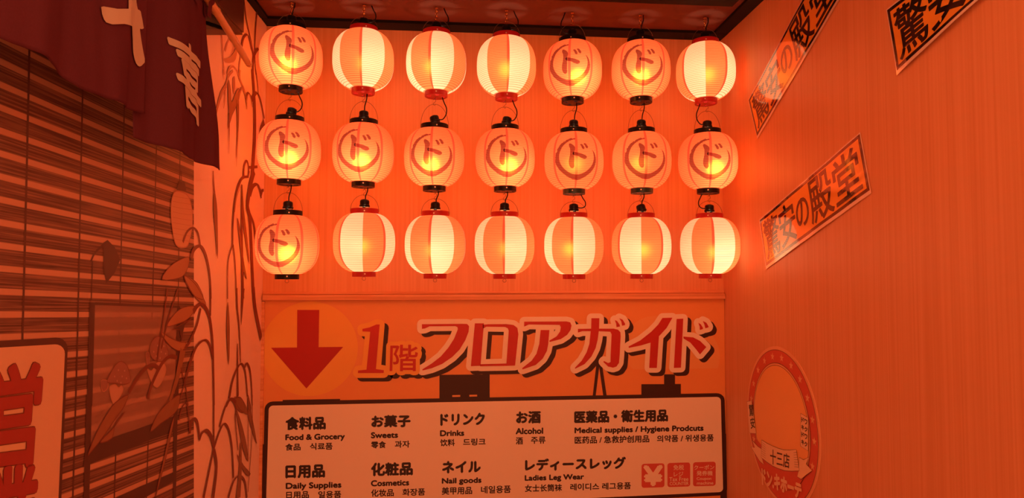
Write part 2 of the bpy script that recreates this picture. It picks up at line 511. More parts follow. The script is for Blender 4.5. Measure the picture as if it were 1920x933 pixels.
def hook_mesh(BAIL):
    """Wire S-hook above the bail."""
    mb = MB(); z = ZT0 + 0.011 + BAIL
    pts = catmull([(0.003, 0, z - 0.001), (0.0, 0, z - 0.005), (-0.005, 0, z - 0.001), (-0.003, 0, z + 0.006), (0.004, 0, z + 0.011), (0.003, 0, z + 0.018), (-0.001, 0, z + 0.0215), (-0.006, 0, z + 0.017)], 4)
    mb.tube([(0.0035 * math.sin(t), 0.0035 * math.cos(t), z + 0.0225 + 0.0025 * math.sin(t)) for t in [2 * math.pi * i / 12 for i in range(13)]], 0.0008, 6)
    mb.tube([(0.0035, 0, z + 0.024), (0.0015, 0, z + 0.0285)], 0.0009, 6)
    mb.tube(pts, 0.0009, 6)
    me = mb.mesh('hook'); me.materials.append(M['wire'])
    return me
def chain_mesh(BAIL):
    """Two brass links and a screw hook up to the ceiling board (top row)."""
    mb = MB(); z = ZT0 + 0.011 + BAIL
    def lk(zc, h, w, turn):
        pts = []
        for i in range(17):
            a = 2 * math.pi * i / 16; x, zz = w * math.sin(a), h * math.cos(a)
            pts.append((x * math.cos(turn), x * math.sin(turn), zc + zz))
        mb.tube(pts, 0.0016, 6)
    lk(z + 0.006, 0.008, 0.0052, 0.3); lk(z + 0.017, 0.0075, 0.005, 1.6); lk(z + 0.027, 0.007, 0.0048, 0.2)
    mb.tube([(0.004, 0, z + 0.031), (0, 0, z + 0.029), (-0.004, 0, z + 0.033), (0, 0, z + 0.039), (0, 0, z + 0.046), (0, 0, z + 0.30)][:5], 0.0017, 6)
    mb.lathe([(0.0, 0.0), (0.006, 0.0), (0.006, 0.0015), (0.0, 0.0015)], 12, 0, (0, 0, z + 0.044))
    me = mb.mesh('chain_hook'); me.materials.append(M['brass'])
    return me
def cord_mesh(side, rise, BAIL):
    """Black flex out of the holder, looping up to whatever is above."""
    mb = MB(); z = ZT1
    L = rise - z
    if side == 0:
        pts = [(0.003, 0, z + 0.036), (0.004, -0.004, z + 0.3 * L + 0.025), (0.011, -0.006, z + 0.68 * L + 0.011), (0.012, -0.002, rise)]
    else:
        s = side
        pts = [(0.012 * s, -0.006, z + 0.022), (0.032 * s, -0.008, z + 0.021), (0.046 * s, -0.006, z + 0.38 * L), (0.047 * s, -0.004, z + 0.60 * L), (0.038 * s, 0.0, z + 0.8 * L), (0.030 * s, 0.0, rise)]
    mb.tube(catmull(pts, 5), 0.0023, 8)
    me = mb.mesh('cord'); me.materials.append(M['black'])
    me.polygons.foreach_set('use_smooth', [True] * len(me.polygons))
    return me
def tassel_ring_mesh():
    mb = MB(); pts = [(0.007 * math.sin(a), 0, ZB0 - 0.007 + 0.007 * math.cos(a)) for a in [2 * math.pi * i / 16 for i in range(17)]]
    mb.tube(pts, 0.0008, 6)
    me = mb.mesh('eye'); me.materials.append(M['wire'])
    return me

MESH = dict(emb=shell_mesh('emblem', 'shell_orange'), plain=shell_mesh('plain', 'shell_orange_dense'), stripe=shell_mesh('striped', 'shell_striped'), ink=emblem_mesh(),
            loop=tassel_ring_mesh())
for key, m in (('black', M['black']), ('red', M['red_ring']), ('teal', M['teal_ring'])):
    MESH['top_' + key] = ring_mesh(R_TOP, ZT0, ZT1, m, False)
    MESH['bot_' + key] = ring_mesh(R_BOT, ZB0, ZB1, m, True)
MESH['screw_t'] = screw_mesh(R_TOP, (ZT0 + ZT1) / 2); MESH['screw_b'] = screw_mesh(R_BOT, (ZB0 + ZB1) / 2)
for ln in (0, 12, -14): MESH['sock%d' % ln], MESH['strap%d' % ln] = socket_mesh(ln)
YL = 2.665
LPL = Plane((0, YL, 0), (1, 0, 0), (0, 0, 1))
# row, column, px, py (middle of the paper), kind, turn, lower ring, cord side, socket lean, bulb gain, bulb y, bulb x
# turn: emblem -> emblem offset in px; striped -> angle in degrees where an orange gore starts
LAN = [
    [(546, 110, 'e', 3, 'black', 0, 0, 1.0, 1.0), (681.5, 114, 's', -48, 'red', 1, 0, .9, .3), (818, 120, 's', -55, 'red', 1, 0, .9, .4), (949.5, 126, 's', -39, 'red', 1, 0, .9, .3),
     (1073.5, 133, 'e', -6, 'black', -1, 0, .95, 1.0), (1201.5, 133, 'e', 5, 'black', 0, 0, .9, .9), (1323, 135.5, 's', 0, 'red', 0, 0, .9, .3)],
    [(542.5, 283, 'e', -5, 'black', 1, 12, 1.0, 1.0), (681.5, 288, 'e', -10, 'black', 0, 0, 1.0, 1.0), (814.5, 296, 'e', -6, 'black', 1, -14, .95, .9), (947, 297.5, 'e', 4, 'black', 1, 12, .95, .9),
     (1076, 303, 'e', 5, 'teal', 0, 0, .8, .2), (1203, 302, 'e', 9, 'teal', 0, 0, .8, .2), (1327, 303, 'e', 6, 'black', -1, 0, .95, .9)],
    [(539, 459, 'e', -19, 'black', 0, 0, .95, .9), (683, 455, 's', -3, 'red', 0, 0, .85, .2), (816, 459, 's', -53, 'red', 0, 0, .85, .5), (946, 460, 's', -44, 'red', 0, 0, .85, .2),
     (1076, 461, 's', -46, 'red', 1, 0, .85, .2), (1202.5, 461, 's', 0, 'red', 0, -14, .85, .3), (1331, 461, 's', -36, 'red', -1, 0, .9, .6)],
]
ORD = ['leftmost', 'second from the left', 'third from the left', 'middle one', 'third from the right', 'second from the right', 'rightmost']
ROW = ['top', 'middle', 'bottom']
def kid(name, key, parent, label=None):
    o = bpy.data.objects.new(name, MESH[key]); COL.objects.link(o); o.parent = parent
    if label: o['label'] = label
    return o
for r, row in enumerate(LAN):
    row_up = LAN[r - 1]
    for c, (px, py, kind, turn, low, side, lean, gain, fwd) in enumerate(row):
        a, bz = LPL.at(px, py)
        base = LPL.p(a, bz)
        if kind == 'e':
            lab = 'orange paper lantern with a brush-ring emblem, %s in the %s row' % (ORD[c], ROW[r])
        else:
            lab = 'orange and cream striped paper lantern, %s in the %s row' % (ORD[c], ROW[r])
        t = thing('paper_lantern', lab, 'lantern', 'paper lanterns hanging in three rows', base)
        face = math.degrees(math.atan2(-base.x, -(CAM.y - base.y)))   # turn that looks at the camera
        face = math.degrees(math.atan2(CAM.y - base.y, CAM.x - base.x)) + 90
        if kind == 'e':
            yaw = face + math.degrees(math.asin(turn / 58.0))
            sh = kid('paper_shade', 'plain' if low == 'teal' else 'emb', t); sh.rotation_euler.z = math.radians(yaw - 90 + 2.5)
            em = kid('emblem', 'ink', t, 'brown brush ring with a katakana letter'); em.rotation_euler.z = math.radians(yaw)
        else:
            yaw = face + turn
            sh = kid('paper_shade', 'stripe', t); sh.rotation_euler.z = math.radians(yaw - 90)
        top = kid('top_ring', 'top_black' if kind == 'e' else 'top_red', t)
        s1 = kid('screw', 'screw_t', top); s1.rotation_euler.z = math.radians(face + (-6 + 5 * ((c * 3 + r) % 4)))
        bot = kid('bottom_ring', 'bot_' + low, t); bot.rotation_euler.z = math.radians(face + 10 * ((c + 2 * r) % 5))
        s2 = kid('screw', 'screw_b', bot); s2.rotation_euler.z = math.radians(4 * ((c + r) % 5) - 8 - 10 * ((c + 2 * r) % 5))
        so = kid('lamp_socket', 'sock%d' % lean, t, 'black lamp socket'); kid('clamp_strap', 'strap%d' % lean, so)
        if r == 0: bail = min(0.085, CEIL + 0.011 - base.z - ZT0 - 0.011 - 0.0465)
        else: bail = LPL.at(px, row_up[c][1])[1] - bz + ZB0 - ZT0 - 0.011 - 0.0295
        top_z = ZT0 + 0.011 + bail + (0.0445 if r == 0 else 0.0290)
        MESH['bail'] = bail_mesh(bail); MESH['hang'] = chain_mesh(bail) if r == 0 else hook_mesh(bail); MESH['cord'] = cord_mesh(side, top_z, bail)
        kid('wire_bail', 'bail', t)
        kid('ceiling_chain' if r == 0 else 'wire_hook', 'hang', t, 'brass chain links' if r == 0 else None)
        if r == 2: kid('wire_loop', 'loop', t)
        kid('power_cord', 'cord', t, 'black power cord')
        ld = bpy.data.lights.new('bulb', 'POINT'); ld.energy = BULB * gain; ld.color = BULB_COL; ld.shadow_soft_size = 0.022
        lo = bpy.data.objects.new('bulb', ld); COL.objects.link(lo); lo.parent = t
        lo.location = (0.012 * math.sin(c * 2.1 + r), -0.045 * fwd, -0.006 - 0.03 * fwd)

# ------------------------------------------------------------------ floor guide sign on the back wall
M['sun_panel'] = None
def gradient(name, c_top, c_bot, z0, z1):
    m = mat(name, c_top, 0.45)
    nt = m.node_tree; b_ = nt.nodes['Principled BSDF']
    tc = nt.nodes.new('ShaderNodeTexCoord'); sx = nt.nodes.new('ShaderNodeSeparateXYZ'); mr = nt.nodes.new('ShaderNodeMapRange')
    mr.inputs['From Min'].default_value = z0; mr.inputs['From Max'].default_value = z1
    rp = nt.nodes.new('ShaderNodeValToRGB'); rp.color_ramp.elements[0].color = (*c_bot, 1); rp.color_ramp.elements[1].color = (*c_top, 1)
    nt.links.new(tc.outputs['Object'], sx.inputs[0]); nt.links.new(sx.outputs['Z'], mr.inputs['Value'])
    nt.links.new(mr.outputs[0], rp.inputs['Fac']); nt.links.new(rp.outputs['Color'], b_.inputs['Base Color'])
    return m
zt = BACK.at(900, 562)[1]; zb = BACK.at(900, 745)[1]
P_RED = mat('print_red', (0.50, 0.02, 0.02), 0.45)
P_DARKRED = mat('print_arrow_red', (0.42, 0.012, 0.012), 0.45)
P_YEL = mat('print_yellow', (0.82, 0.46, 0.10), 0.45)
P_WHITE = mat('print_white', (0.86, 0.84, 0.76), 0.5)
P_DARK = mat('print_dark_brown', (0.035, 0.008, 0.006), 0.5)
P_BLACK = mat('print_black', (0.02, 0.012, 0.014), 0.5)
P_SUN = mat('print_pale_sun', (0.78, 0.42, 0.16), 0.5)
P_GRAD = gradient('print_sunset', (0.80, 0.155, 0.17), (0.78, 0.36, 0.12), zb, zt)
P_PINK = mat('print_red_icon', (0.62, 0.10, 0.09), 0.5)
sign = thing('floor_guide_sign', 'printed floor guide sign with arrow and list of departments, under the lanterns', 'sign', None, BACK.p(0, 0.4, 0.004))
inv = Matrix.Translation(-sign.location)
def under(o, parent):
    """Parent an object whose mesh is in world coordinates."""
    o.data.transform(Matrix.Translation(-parent.matrix_world.translation if False else -Vector(parent.location)))
    o.parent = parent
    return o
def printed(fl, name, mats, parent, label=None):
    o = under(fl.build(name, mats), parent)
    if label: o['label'] = label
    return o
TOPH = 0.004
q0, q1 = BACK.at(497.5, 563), BACK.at(1357, 559.6)
qa, qb = q0[0], q1[0]
b = MB(); b.quadslab(BACK, [(qa, 0.42), (qb, 0.42), (qb, q1[1]), (qa, q0[1])], 0.0005, TOPH)
o = under(b.build('panel', P_GRAD), sign); o['label'] = 'panel printed with a red and orange sunset'
zA = zoomed(480, 540, 4.2409); zB = zoomed(900, 540, 3.84); zC = zoomed(480, 720, 4.174); zD = zoomed(920, 720, 4.174)
H1 = TOPH + 0.0004
fl = Flat(BACK, zA)
cA = fl.xy(432, 479); rad = abs(fl.xy(813, 479)[0] - fl.xy(50, 479)[0]) / 2
zlim = q0[1] - 0.001
fl.poly2([(max(qa + .001, cA[0] + rad * math.cos(t)), min(zlim, cA[1] + rad * math.sin(t))) for t in [2 * math.pi * i / 72 for i in range(72)]], 0, H1)
printed(fl, 'yellow_disc', [P_YEL], sign)
fl = Flat(BACK, zA)
fl.poly([(330, 172), (505, 172), (500, 467), (695, 465), (403, 795), (122, 472), (328, 470)], 0, H1 + 0.0005)
printed(fl, 'arrow', [P_DARKRED], sign, 'red arrow pointing down')
# pale printed sun behind the title's last letters
fl = Flat(BACK)
c2 = BACK.at(1290, 668); r2_ = BACK.at(1350, 668)[0] - c2[0]; zc = BACK.at(1250, 691)[1]
for cc, rr in (((BACK.at(1226, 650)), r2_ * 0.93), (c2, r2_ * 0.98)):
    fl.poly2([(cc[0] + rr * math.cos(t), max(zc, cc[1] + rr * math.sin(t))) for t in [2 * math.pi * i / 60 for i in range(60)]], 0, H1 + (0.0002 if rr > r2_ * 0.95 else 0))
printed(fl, 'pale_sun', [P_SUN], sign)
# skyline: each dark building a part
def clampx(fl):
    for i, v in enumerate(fl.b.v): fl.b.v[i] = (min(max(v[0], qa), qb), v[1], max(v[2], 0.422))
for polys, nm in (([(824, 702), (918, 701), (918, 750), (824, 752)], 'printed_building'), ([(1118, 680), (1124, 680), (1116, 745), (1110.5, 745)], 'printed_tower_leg'),
                  ([(1122, 680), (1128, 680), (1137.5, 744), (1131, 744)], 'printed_tower_leg'), ([(1202, 719.5), (1244.5, 719.3), (1244.5, 701), (1265, 701), (1265, 719.1), (1276, 719), (1276, 745), (1202, 745)], 'printed_building'),
                  ([(530.5, 749), (638, 747), (638, 756), (530.5, 756)], 'printed_building'), ([(489, 832), (520, 831), (514, 1010), (480, 1010)], 'printed_building'), ([(1350, 813), (1365, 812), (1367, 1000), (1350, 1000)], 'printed_building')):
    fl = Flat(BACK)
    fl.poly(polys, 0, H1 + (0.0001 if polys[0][1] > 800 else 0.0004)); clampx(fl)
    if polys[0][0] == 824:
        fl.poly([(848, 740), (863, 739.5), (863, 743), (848, 743.3)], 1, H1 + 0.0009)
        fl.poly([(880, 739.3), (894.5, 739), (894.5, 742.4), (880, 742.7)], 1, H1 + 0.0009)
    printed(fl, nm, [P_DARK, P_SUN], sign)
# title
A = lambda pts: [BACK.at(*zA(*p)) for p in pts]
Bq = lambda pts: [BACK.at(*zB(*p)) for p in pts]
one = [A([(848, 322), (905, 310), (958, 287), (985, 287), (955, 640), (1018, 650), (1016, 672), (812, 672), (814, 652), (880, 645), (910, 345), (848, 342)])]
title = [
    A([(1320, 285), (1640, 282), (1678, 283), (1694, 300), (1690, 345), (1665, 410), (1620, 485), (1560, 545), (1480, 600), (1400, 633), (1325, 652), (1323, 643), (1400, 595), (1470, 540), (1530, 470), (1575, 400), (1605, 325), (1602, 308), (1585, 300), (1380, 302), (1345, 318), (1320, 322)]),
    A([(1740, 278), (1812, 278), (1810, 300), (1785, 614), (1708, 618)]),
    Bq([(20, 262), (60, 258), (190, 257), (240, 264), (268, 285), (275, 330), (252, 555), (188, 557), (206, 305), (200, 288), (180, 278), (45, 276), (20, 290)]),
    Bq([(0, 545), (190, 540), (188, 557), (0, 560)]),
    Bq([(317, 240), (620, 238), (648, 245), (657, 268), (650, 300), (625, 335), (580, 365), (500, 386), (497, 376), (550, 345), (575, 310), (580, 280), (572, 263), (350, 260), (317, 275)]),
    Bq([(435, 300), (498, 300), (490, 400), (480, 450), (450, 505), (400, 550), (305, 583), (303, 573), (370, 520), (405, 470), (425, 400)]),
    Bq([(800, 215), (857, 215), (855, 290), (960, 290), (990, 297), (1008, 315), (1010, 345), (1003, 480), (998, 535), (980, 562), (955, 570), (920, 562), (885, 528), (890, 522), (920, 537), (937, 530), (938, 480), (945, 330), (935, 312), (853, 308), (845, 370), (830, 430), (800, 490), (750, 545), (683, 578), (682, 570), (730, 520), (765, 460), (785, 400), (795, 308), (735, 308), (703, 318), (703, 292), (798, 290)]),
    Bq([(968, 228), (985, 236), (1003, 262), (1005, 275), (980, 279), (978, 255)]),
    Bq([(1000, 215), (1025, 226), (1042, 255), (1040, 265), (1020, 269), (1015, 240)]),
    Bq([(1310, 213), (1382, 211), (1340, 285), (1285, 345), (1270, 572), (1215, 572), (1225, 390), (1150, 412), (1068, 428), (1068, 417), (1150, 375), (1230, 312), (1280, 260)]),
    Bq([(1412, 220), (1460, 218), (1443, 570), (1392, 572)]),
    Bq([(1460, 347), (1530, 352), (1580, 378), (1625, 422), (1580, 475), (1545, 430), (1510, 390), (1462, 360)]),
    Bq([(1568, 248), (1585, 258), (1602, 285), (1600, 293), (1578, 300), (1578, 275)]),
    Bq([(1600, 235), (1625, 247), (1642, 275), (1640, 281), (1618, 287), (1612, 260)]),
]
mpp = D / F                                     # metres per photo pixel on the back wall
W = 9.0 * mpp
kq = [BACK.at(*zA(*p)) for p in ((1072, 450), (1285, 450), (1285, 655), (1066, 655))]
sh = (7.5 * mpp, -6.5 * mpp)
fl = Flat(BACK)
fl.outline(one + title, W, 0, H1 + 0.0010, *sh)
fl.text2('階', kq, 0, H1 + 0.0010, W * 0.9, *sh, rnd=12)
printed(fl, 'title_shadow', [P_DARK], sign)
fl = Flat(BACK)
fl.outline(title, W, 0, H1 + 0.0015)
fl.outline(one, W, 1, H1 + 0.0017)
fl.text2('階', kq, 1, H1 + 0.0018, W * 0.9, rnd=12)
printed(fl, 'title_outline', [P_WHITE, P_YEL], sign, 'pale and yellow outline round the title letters')
fl = Flat(BACK)
for pts in one + title: fl.poly2(pts, 0, H1 + 0.0024)
fl.text2('階', kq, 0, H1 + 0.0024, 0.6 * mpp)
printed(fl, 'title_lettering', [P_RED], sign, 'red title letters')
# list board
fl = Flat(BACK)
def warpq(u, v, TL, TR, BR, BL): return ((TL[0] * (1 - u) + TR[0] * u) * (1 - v) + (BL[0] * (1 - u) + BR[0] * u) * v, (TL[1] * (1 - u) + TR[1] * u) * (1 - v) + (BL[1] * (1 - u) + BR[1] * u) * v)
def rounded(fl, TL, TR, BR, BL, r, mi, h):
    w, hh = TR[0] - TL[0], BL[1] - TL[1]
    fl.poly([warpq(x / w, y / hh, TL, TR, BR, BL) for x, y in rrect(0, 0, w, hh, r)], mi, h)
rounded(fl, (497, 752), (1357.5, 736), (1363, 927), (492, 968), 15, 0, H1 + 0.0007)
printed(fl, 'list_border', [P_DARK], sign)
fl = Flat(BACK)
rounded(fl, (504.7, 759.5), (1350.5, 743), (1355, 921), (499, 960), 8, 0, H1 + 0.0010)
printed(fl, 'list_face', [P_WHITE], sign, 'pale list face')
HT = H1 + 0.0014
big, sm, ti = 1.25 * mpp, 0.7 * mpp, 0.4 * mpp
ENTRIES = []
for t_, x0, x1, y0, y1, w in [
        ('食料品', 237, 543, 258, 353, big), ('Food & Grocery', 235, 695, 392, 447, sm), ('食品', 233, 350, 463, 515, ti), ('식료품', 425, 600, 458, 510, ti),
        ('お菓子', 908, 1207, 245, 333, big), ('Sweets', 903, 1110, 375, 418, sm), ('零食', 903, 1017, 445, 498, ti), ('과자', 1088, 1203, 441, 493, ti),
        ('ドリンク', 1447, 1787, 230, 318, big), ('Drinks', 1443, 1627, 360, 402, sm), ('饮料', 1443, 1555, 428, 482, ti), ('드링크', 1622, 1795, 424, 475, ti),
        ('日用品', 238, 537, 635, 730, big), ('Daily Supplies', 238, 668, 770, 827, sm), ('日用品', 240, 415, 838, 890, ti), ('일용품', 490, 667, 834, 887, ti),
        ('化粧品', 905, 1223, 615, 712, big), ('Cosmetics', 903, 1197, 750, 793, sm), ('化妆品', 903, 1078, 820, 875, ti), ('화장품', 1148, 1322, 815, 868, ti),
        ('ネイル', 1460, 1755, 603, 690, big), ('Nail goods', 1457, 1762, 733, 785, sm), ('美甲用品', 1455, 1690, 803, 860, ti), ('네일용품', 1762, 1992, 794, 850, ti)]:
    ENTRIES.append((zC, t_, x0, x1, y0, y1, w))
for t_, x0, x1, y0, y1, w in [
        ('お酒', 202, 387, 213, 303, big), ('Alcohol', 197, 407, 342, 387, sm), ('酒', 197, 250, 413, 467, ti), ('주류', 315, 427, 410, 462, ti),
        ('医薬品・衛生用品', 657, 1380, 210, 300, big), ('Medical supplies / Hygiene Prodcuts', 657, 1660, 338, 392, sm),
        ('医药品 / 急救护创用品', 657, 1237, 407, 462, ti), ('의약품 / 위생용품', 1300, 1740, 398, 450, ti),
        ('レディースレッグ', 272, 1052, 585, 673, big), ('Ladies Leg Wear', 268, 727, 710, 762, sm), ('女士长筒袜', 268, 555, 783, 838, ti), ('레이디스 레그용품', 622, 1093, 775, 827, ti)]:
    ENTRIES.append((zD, t_, x0, x1, y0, y1, w))
for k in range(0, len(ENTRIES), 4):
    fl = Flat(BACK)
    for cv_, t_, x0, x1, y0, y1, w in ENTRIES[k:k + 4]:
        fl.conv = cv_
        fl.text(t_, x0, x1, y0, y1, -0.02 if y0 < 520 else -0.025, 0, HT, w)
    printed(fl, 'department_lettering', [P_BLACK], sign, 'black lettering: ' + ENTRIES[k + 1][1])
for x0, y0, x1, y1, rows in [
        (1178, 620, 1357, 807, [('¥', 1198, 1338, 640, 785)]),
        (1380, 613, 1558, 801, [('免税', 1427, 1508, 628, 668), ('レジ', 1430, 1503, 682, 718), ('Tax Free', 1395, 1543, 724, 755), ('COUNTER', 1398, 1545, 762, 786)]),
        (1580, 607, 1757, 795, [('クーポン', 1588, 1745, 630, 665), ('発券機', 1608, 1732, 674, 712), ('Coupon', 1608, 1722, 724, 752), ('machine', 1610, 1738, 758, 782)])]:
    fl = Flat(BACK, zD)
    fl.poly([(x, y - 0.03 * (x - x0)) for x, y in rrect(x0, y0, x1, y1, 20)], 0, HT)
    for i, (t_, tx0, tx1, ty0, ty1) in enumerate(rows):
        fl.text(t_, tx0, tx1, ty0, ty1, -0.02, 1, HT + 0.0004, 2.2 * mpp if t_ == '¥' else 0.12 * mpp)
    printed(fl, 'icon_tile', [P_PINK, P_WHITE], sign, 'small red tile with pale lettering')

# ------------------------------------------------------------------ stickers on the right wall
S_WHITE = mat('sticker_white', (0.85, 0.78, 0.74), 0.12, 0, 0.7, 1.0)
S_BLACK = mat('sticker_black', (0.015, 0.010, 0.010), 0.10, 0, 0.7, 1.0)
S_ORANGE = mat('sticker_orange', (0.88, 0.42, 0.06), 0.10, 0, 0.7, 1.0)
TXT = '驚安の殿堂'
Cq = [RIGHT.at(*p) for p in ((1424.6, 411.6), (1613.7, 247.4), (1634.7, 362), (1437.5, 504.6))]
LEN = math.dist(Cq[3], Cq[2]); HGT = math.dist(Cq[0], Cq[3])
def sticker(quad, label, curl):
    TL, TR, BR, BL = quad
    ctr = RIGHT.p((TL[0] + BR[0]) / 2, (TL[1] + BR[1]) / 2, 0.001)
    t = thing('banner_sticker', label, 'sticker', 'slanted banner stickers on the right wall', ctr)
    def uv(u, v): return ((TL[0] * (1 - u) + TR[0] * u) * (1 - v) + (BL[0] * (1 - u) + BR[0] * u) * v, (TL[1] * (1 - u) + TR[1] * u) * (1 - v) + (BL[1] * (1 - u) + BR[1] * u) * v)
    L, H = math.dist(BL, BR), math.dist(TL, BL)
    # local coordinates along the sheet, so that the sheet can lift from the wall at its lower edge
    e1 = ((BR[0] - BL[0]) / L, (BR[1] - BL[1]) / L)
    def warp(a, b_, h):
        u = ((a - BL[0]) * e1[0] + (b_ - BL[1]) * e1[1]) / L
        nrm = ((TL[0] - BL[0]), (TL[1] - BL[1]))
        v = ((a - BL[0]) * nrm[0] + (b_ - BL[1]) * nrm[1]) / (H * H)
        lift = curl * max(0.0, 1 - v * 2.2) ** 2 * (0.15 + math.sin(max(0.0, min(1.0, u)) * math.pi)) + 0.0006 * math.sin(u * 23) + 0.0012
        return RIGHT.p(a, b_, h + lift)
    fl = Flat(RIGHT, None, warp, 0.04)
    fl.poly2([uv(0, 0), uv(1, 0), uv(1, 1), uv(0, 1)], 0, 0.0006)
    m = H * 0.045
    def inset(k, v0=0.0, v1=0.0): return [uv(k / L, k / H + v0), uv(1 - k / L, k / H + v0), uv(1 - k / L, 1 - k / H - v1), uv(k / L, 1 - k / H - v1)]
    fl.poly2(inset(H * 0.02, 0, 0.04), 1, 0.0009)
    fl.poly2(inset(H * 0.075, 0, 0.04), 2, 0.0012)
    # back and rim give the sheet a thickness
    sheet = under(fl.build('sheet', [S_WHITE, S_BLACK, S_ORANGE]), t)
    fl = Flat(RIGHT, None, warp, 0.03)
    for ch, u0, u1, v0, v1 in (('驚', .035, .205, .12, .86), ('安', .215, .385, .13, .86), ('の', .40, .52, .25, .74), ('殿', .535, .735, .10, .86), ('堂', .755, .955, .12, .84)):
        fl.text2(ch, [uv(u0, v0), uv(u1, v0), uv(u1, v1), uv(u0, v1)], 0, 0.0016, H * 0.010)
    o = under(fl.build('lettering', [S_BLACK]), t); o['label'] = 'black brush lettering'
    return t
sticker(Cq, 'orange banner sticker with black lettering, lowest one, wholly in view right of the lanterns', 0.004)
def extrapolate(TLp, BLp, topdir, botdir):
    TL, BL, t2, b2 = RIGHT.at(*TLp), RIGHT.at(*BLp), RIGHT.at(*topdir), RIGHT.at(*botdir)
    def go(p, q): l = math.dist(p, q); return (p[0] + (q[0] - p[0]) / l * LEN, p[1] + (q[1] - p[1]) / l * LEN)
    return [TL, go(TL, t2), go(BL, b2), BL]
sticker(extrapolate((1404, 187.6), (1421, 260.6), (1504.5, 0), (1575, 0)), 'orange banner sticker with black lettering, tall steep one just beside the top lanterns', 0.002)
sticker(extrapolate((1662.8, 18), (1683.7, 141.5), (1686.3, 0), (1842.3, 0)), 'orange banner sticker with black lettering, in the upper right corner, mostly out of view', 0.012)

# round store badge
zE = zoomed(1380, 640, 3.184)
cB = RIGHT.at(1463.5, 796); RB = abs(RIGHT.at(1463.5, 650)[1] - cB[1]) * 1.0
B_RED = mat('badge_red', (0.62, 0.10, 0.07), 0.4)
B_ORANGE = mat('badge_orange', (0.86, 0.48, 0.18), 0.4)
B_RIM = mat('badge_rim', (0.80, 0.46, 0.26), 0.4)
B_CREAM = mat('badge_cream', (0.86, 0.66, 0.46), 0.4)
B_LINE = mat('badge_line', (0.05, 0.02, 0.015), 0.4)
badge = thing('round_badge', 'round red and orange badge with stars, ribbon and lettering low on the right wall', 'badge', None, RIGHT.p(cB[0], cB[1], 0.0))
circ = lambda r, n=80, c=cB: [(c[0] + r * math.cos(2 * math.pi * i / n), c[1] + r * math.sin(2 * math.pi * i / n)) for i in range(n)]
mb = MB()
ring = circ(RB)
n = len(ring)
mb.add([RIGHT.p(a, b_, h) for h in (0.0003, 0.003) for a, b_ in ring], [tuple(range(n, 2 * n))] + [(i, (i + 1) % n, n + (i + 1) % n, n + i) for i in range(n)])
under(mb.build('plate', B_RIM), badge)
fl = Flat(RIGHT, zE)
fl.poly2(circ(RB * 0.955), 0, 0.0034, (0.0015, 1))
printed(fl, 'red_band', [B_RED, B_LINE], badge)
fl = Flat(RIGHT, zE)
fl.poly2(circ(RB * 0.785), 0, 0.0042, (0.0018, 1))
fl.poly2(circ(RB * 0.755), 2, 0.0048, (0.0014, 1))
# red lower field of the disc
lo = [(cB[0] + RB * 0.785 * math.cos(t), cB[1] + RB * 0.785 * math.sin(t)) for t in [math.radians(200 + 140 * i / 30) for i in range(31)]]
lo2 = [(cB[0] + RB * x, cB[1] - RB * (0.33 + 0.12 * (1 - (x / 0.74) ** 2))) for x in (0.7, 0.4, 0.1, -0.2, -0.5, -0.7)]
fl.poly2([p for p in lo] + lo2, 3, 0.0056)
printed(fl, 'centre_disc', [B_RIM, B_LINE, B_ORANGE, B_RED], badge)
for ang in (168, 152, 135, 118, 101, 84, 67, 50, 33, 16, 0, 205, -20):
    fl = Flat(RIGHT, zE); t = math.radians(ang); cs = (cB[0] + RB * 0.87 * math.cos(t), cB[1] + RB * 0.87 * math.sin(t))
    fl.poly2([(cs[0] + RB * (0.055 if k % 2 == 0 else 0.024) * math.cos(math.pi / 2 + k * math.pi / 5), cs[1] + RB * (0.055 if k % 2 == 0 else 0.024) * math.sin(math.pi / 2 + k * math.pi / 5)) for k in range(10)], 0, 0.0041)
    printed(fl, 'printed_star', [B_RIM], badge)
for pts, cols in (([(75, 358), (103, 352), (130, 548), (90, 545)], [('驚', (85, 378), (112, 374), (114, 442), (90, 446)), ('安', (94, 456), (120, 452), (124, 515), (98, 520))]),
                  ([(397, 428), (443, 456), (441, 652), (395, 622)], None)):
    fl = Flat(RIGHT, zE)
    fl.poly(pts, 0, 0.0062, 0, (0.0012, 1))
    if cols:
        for ch, *qd in cols: fl.text2(ch, [fl.xy(*p) for p in qd], 1, 0.0068, 0.0008)
    else:
        for i, (l, r_) in enumerate(zip('ドキドキ', 'ワクワク')):
            y = 448 + i * 44
            fl.text2(l, [fl.xy(*p) for p in ((402, y + 2), (417, y + 10), (417, y + 38), (402, y + 30))], 1, 0.0068, 0.0008)
            fl.text2(r_, [fl.xy(*p) for p in ((421, y + 13), (437, y + 22), (436, y + 50), (421, y + 41))], 1, 0.0068, 0.0008)
    printed(fl, 'slogan_strip', [B_CREAM, B_LINE], badge)
fl = Flat(RIGHT, zE)
ln = (0.0014, 1)
fl.poly([(105, 588), (140, 625), (163, 640), (165, 690), (176, 735), (150, 712), (98, 628), (122, 632)], 0, 0.0064, 0, ln)
fl.poly([(388, 690), (415, 705), (447, 688), (430, 730), (466, 770), (425, 800), (400, 822), (376, 805), (385, 768)], 0, 0.0064, 0, ln)
fl.poly([(164, 586), (195, 606), (230, 623), (265, 637), (300, 646), (335, 647), (371, 643), (390, 770), (345, 773), (300, 769), (262, 756), (230, 742), (195, 718), (160, 690)], 0, 0.0070, 0, ln)
for i in range(7):
    fl.stroke([(166 - i * 0.5, 600 + i * 13), (188, 618 + i * 13)], 0.0008, 1, 0.0075)
    fl.stroke([(355 + i, 662 + i * 14), (375 + i * 2, 660 + i * 15)], 0.0008, 1, 0.0075)
printed(fl, 'ribbon', [B_CREAM, B_LINE], badge, 'pale ribbon with store lettering')
fl = Flat(RIGHT, zE)
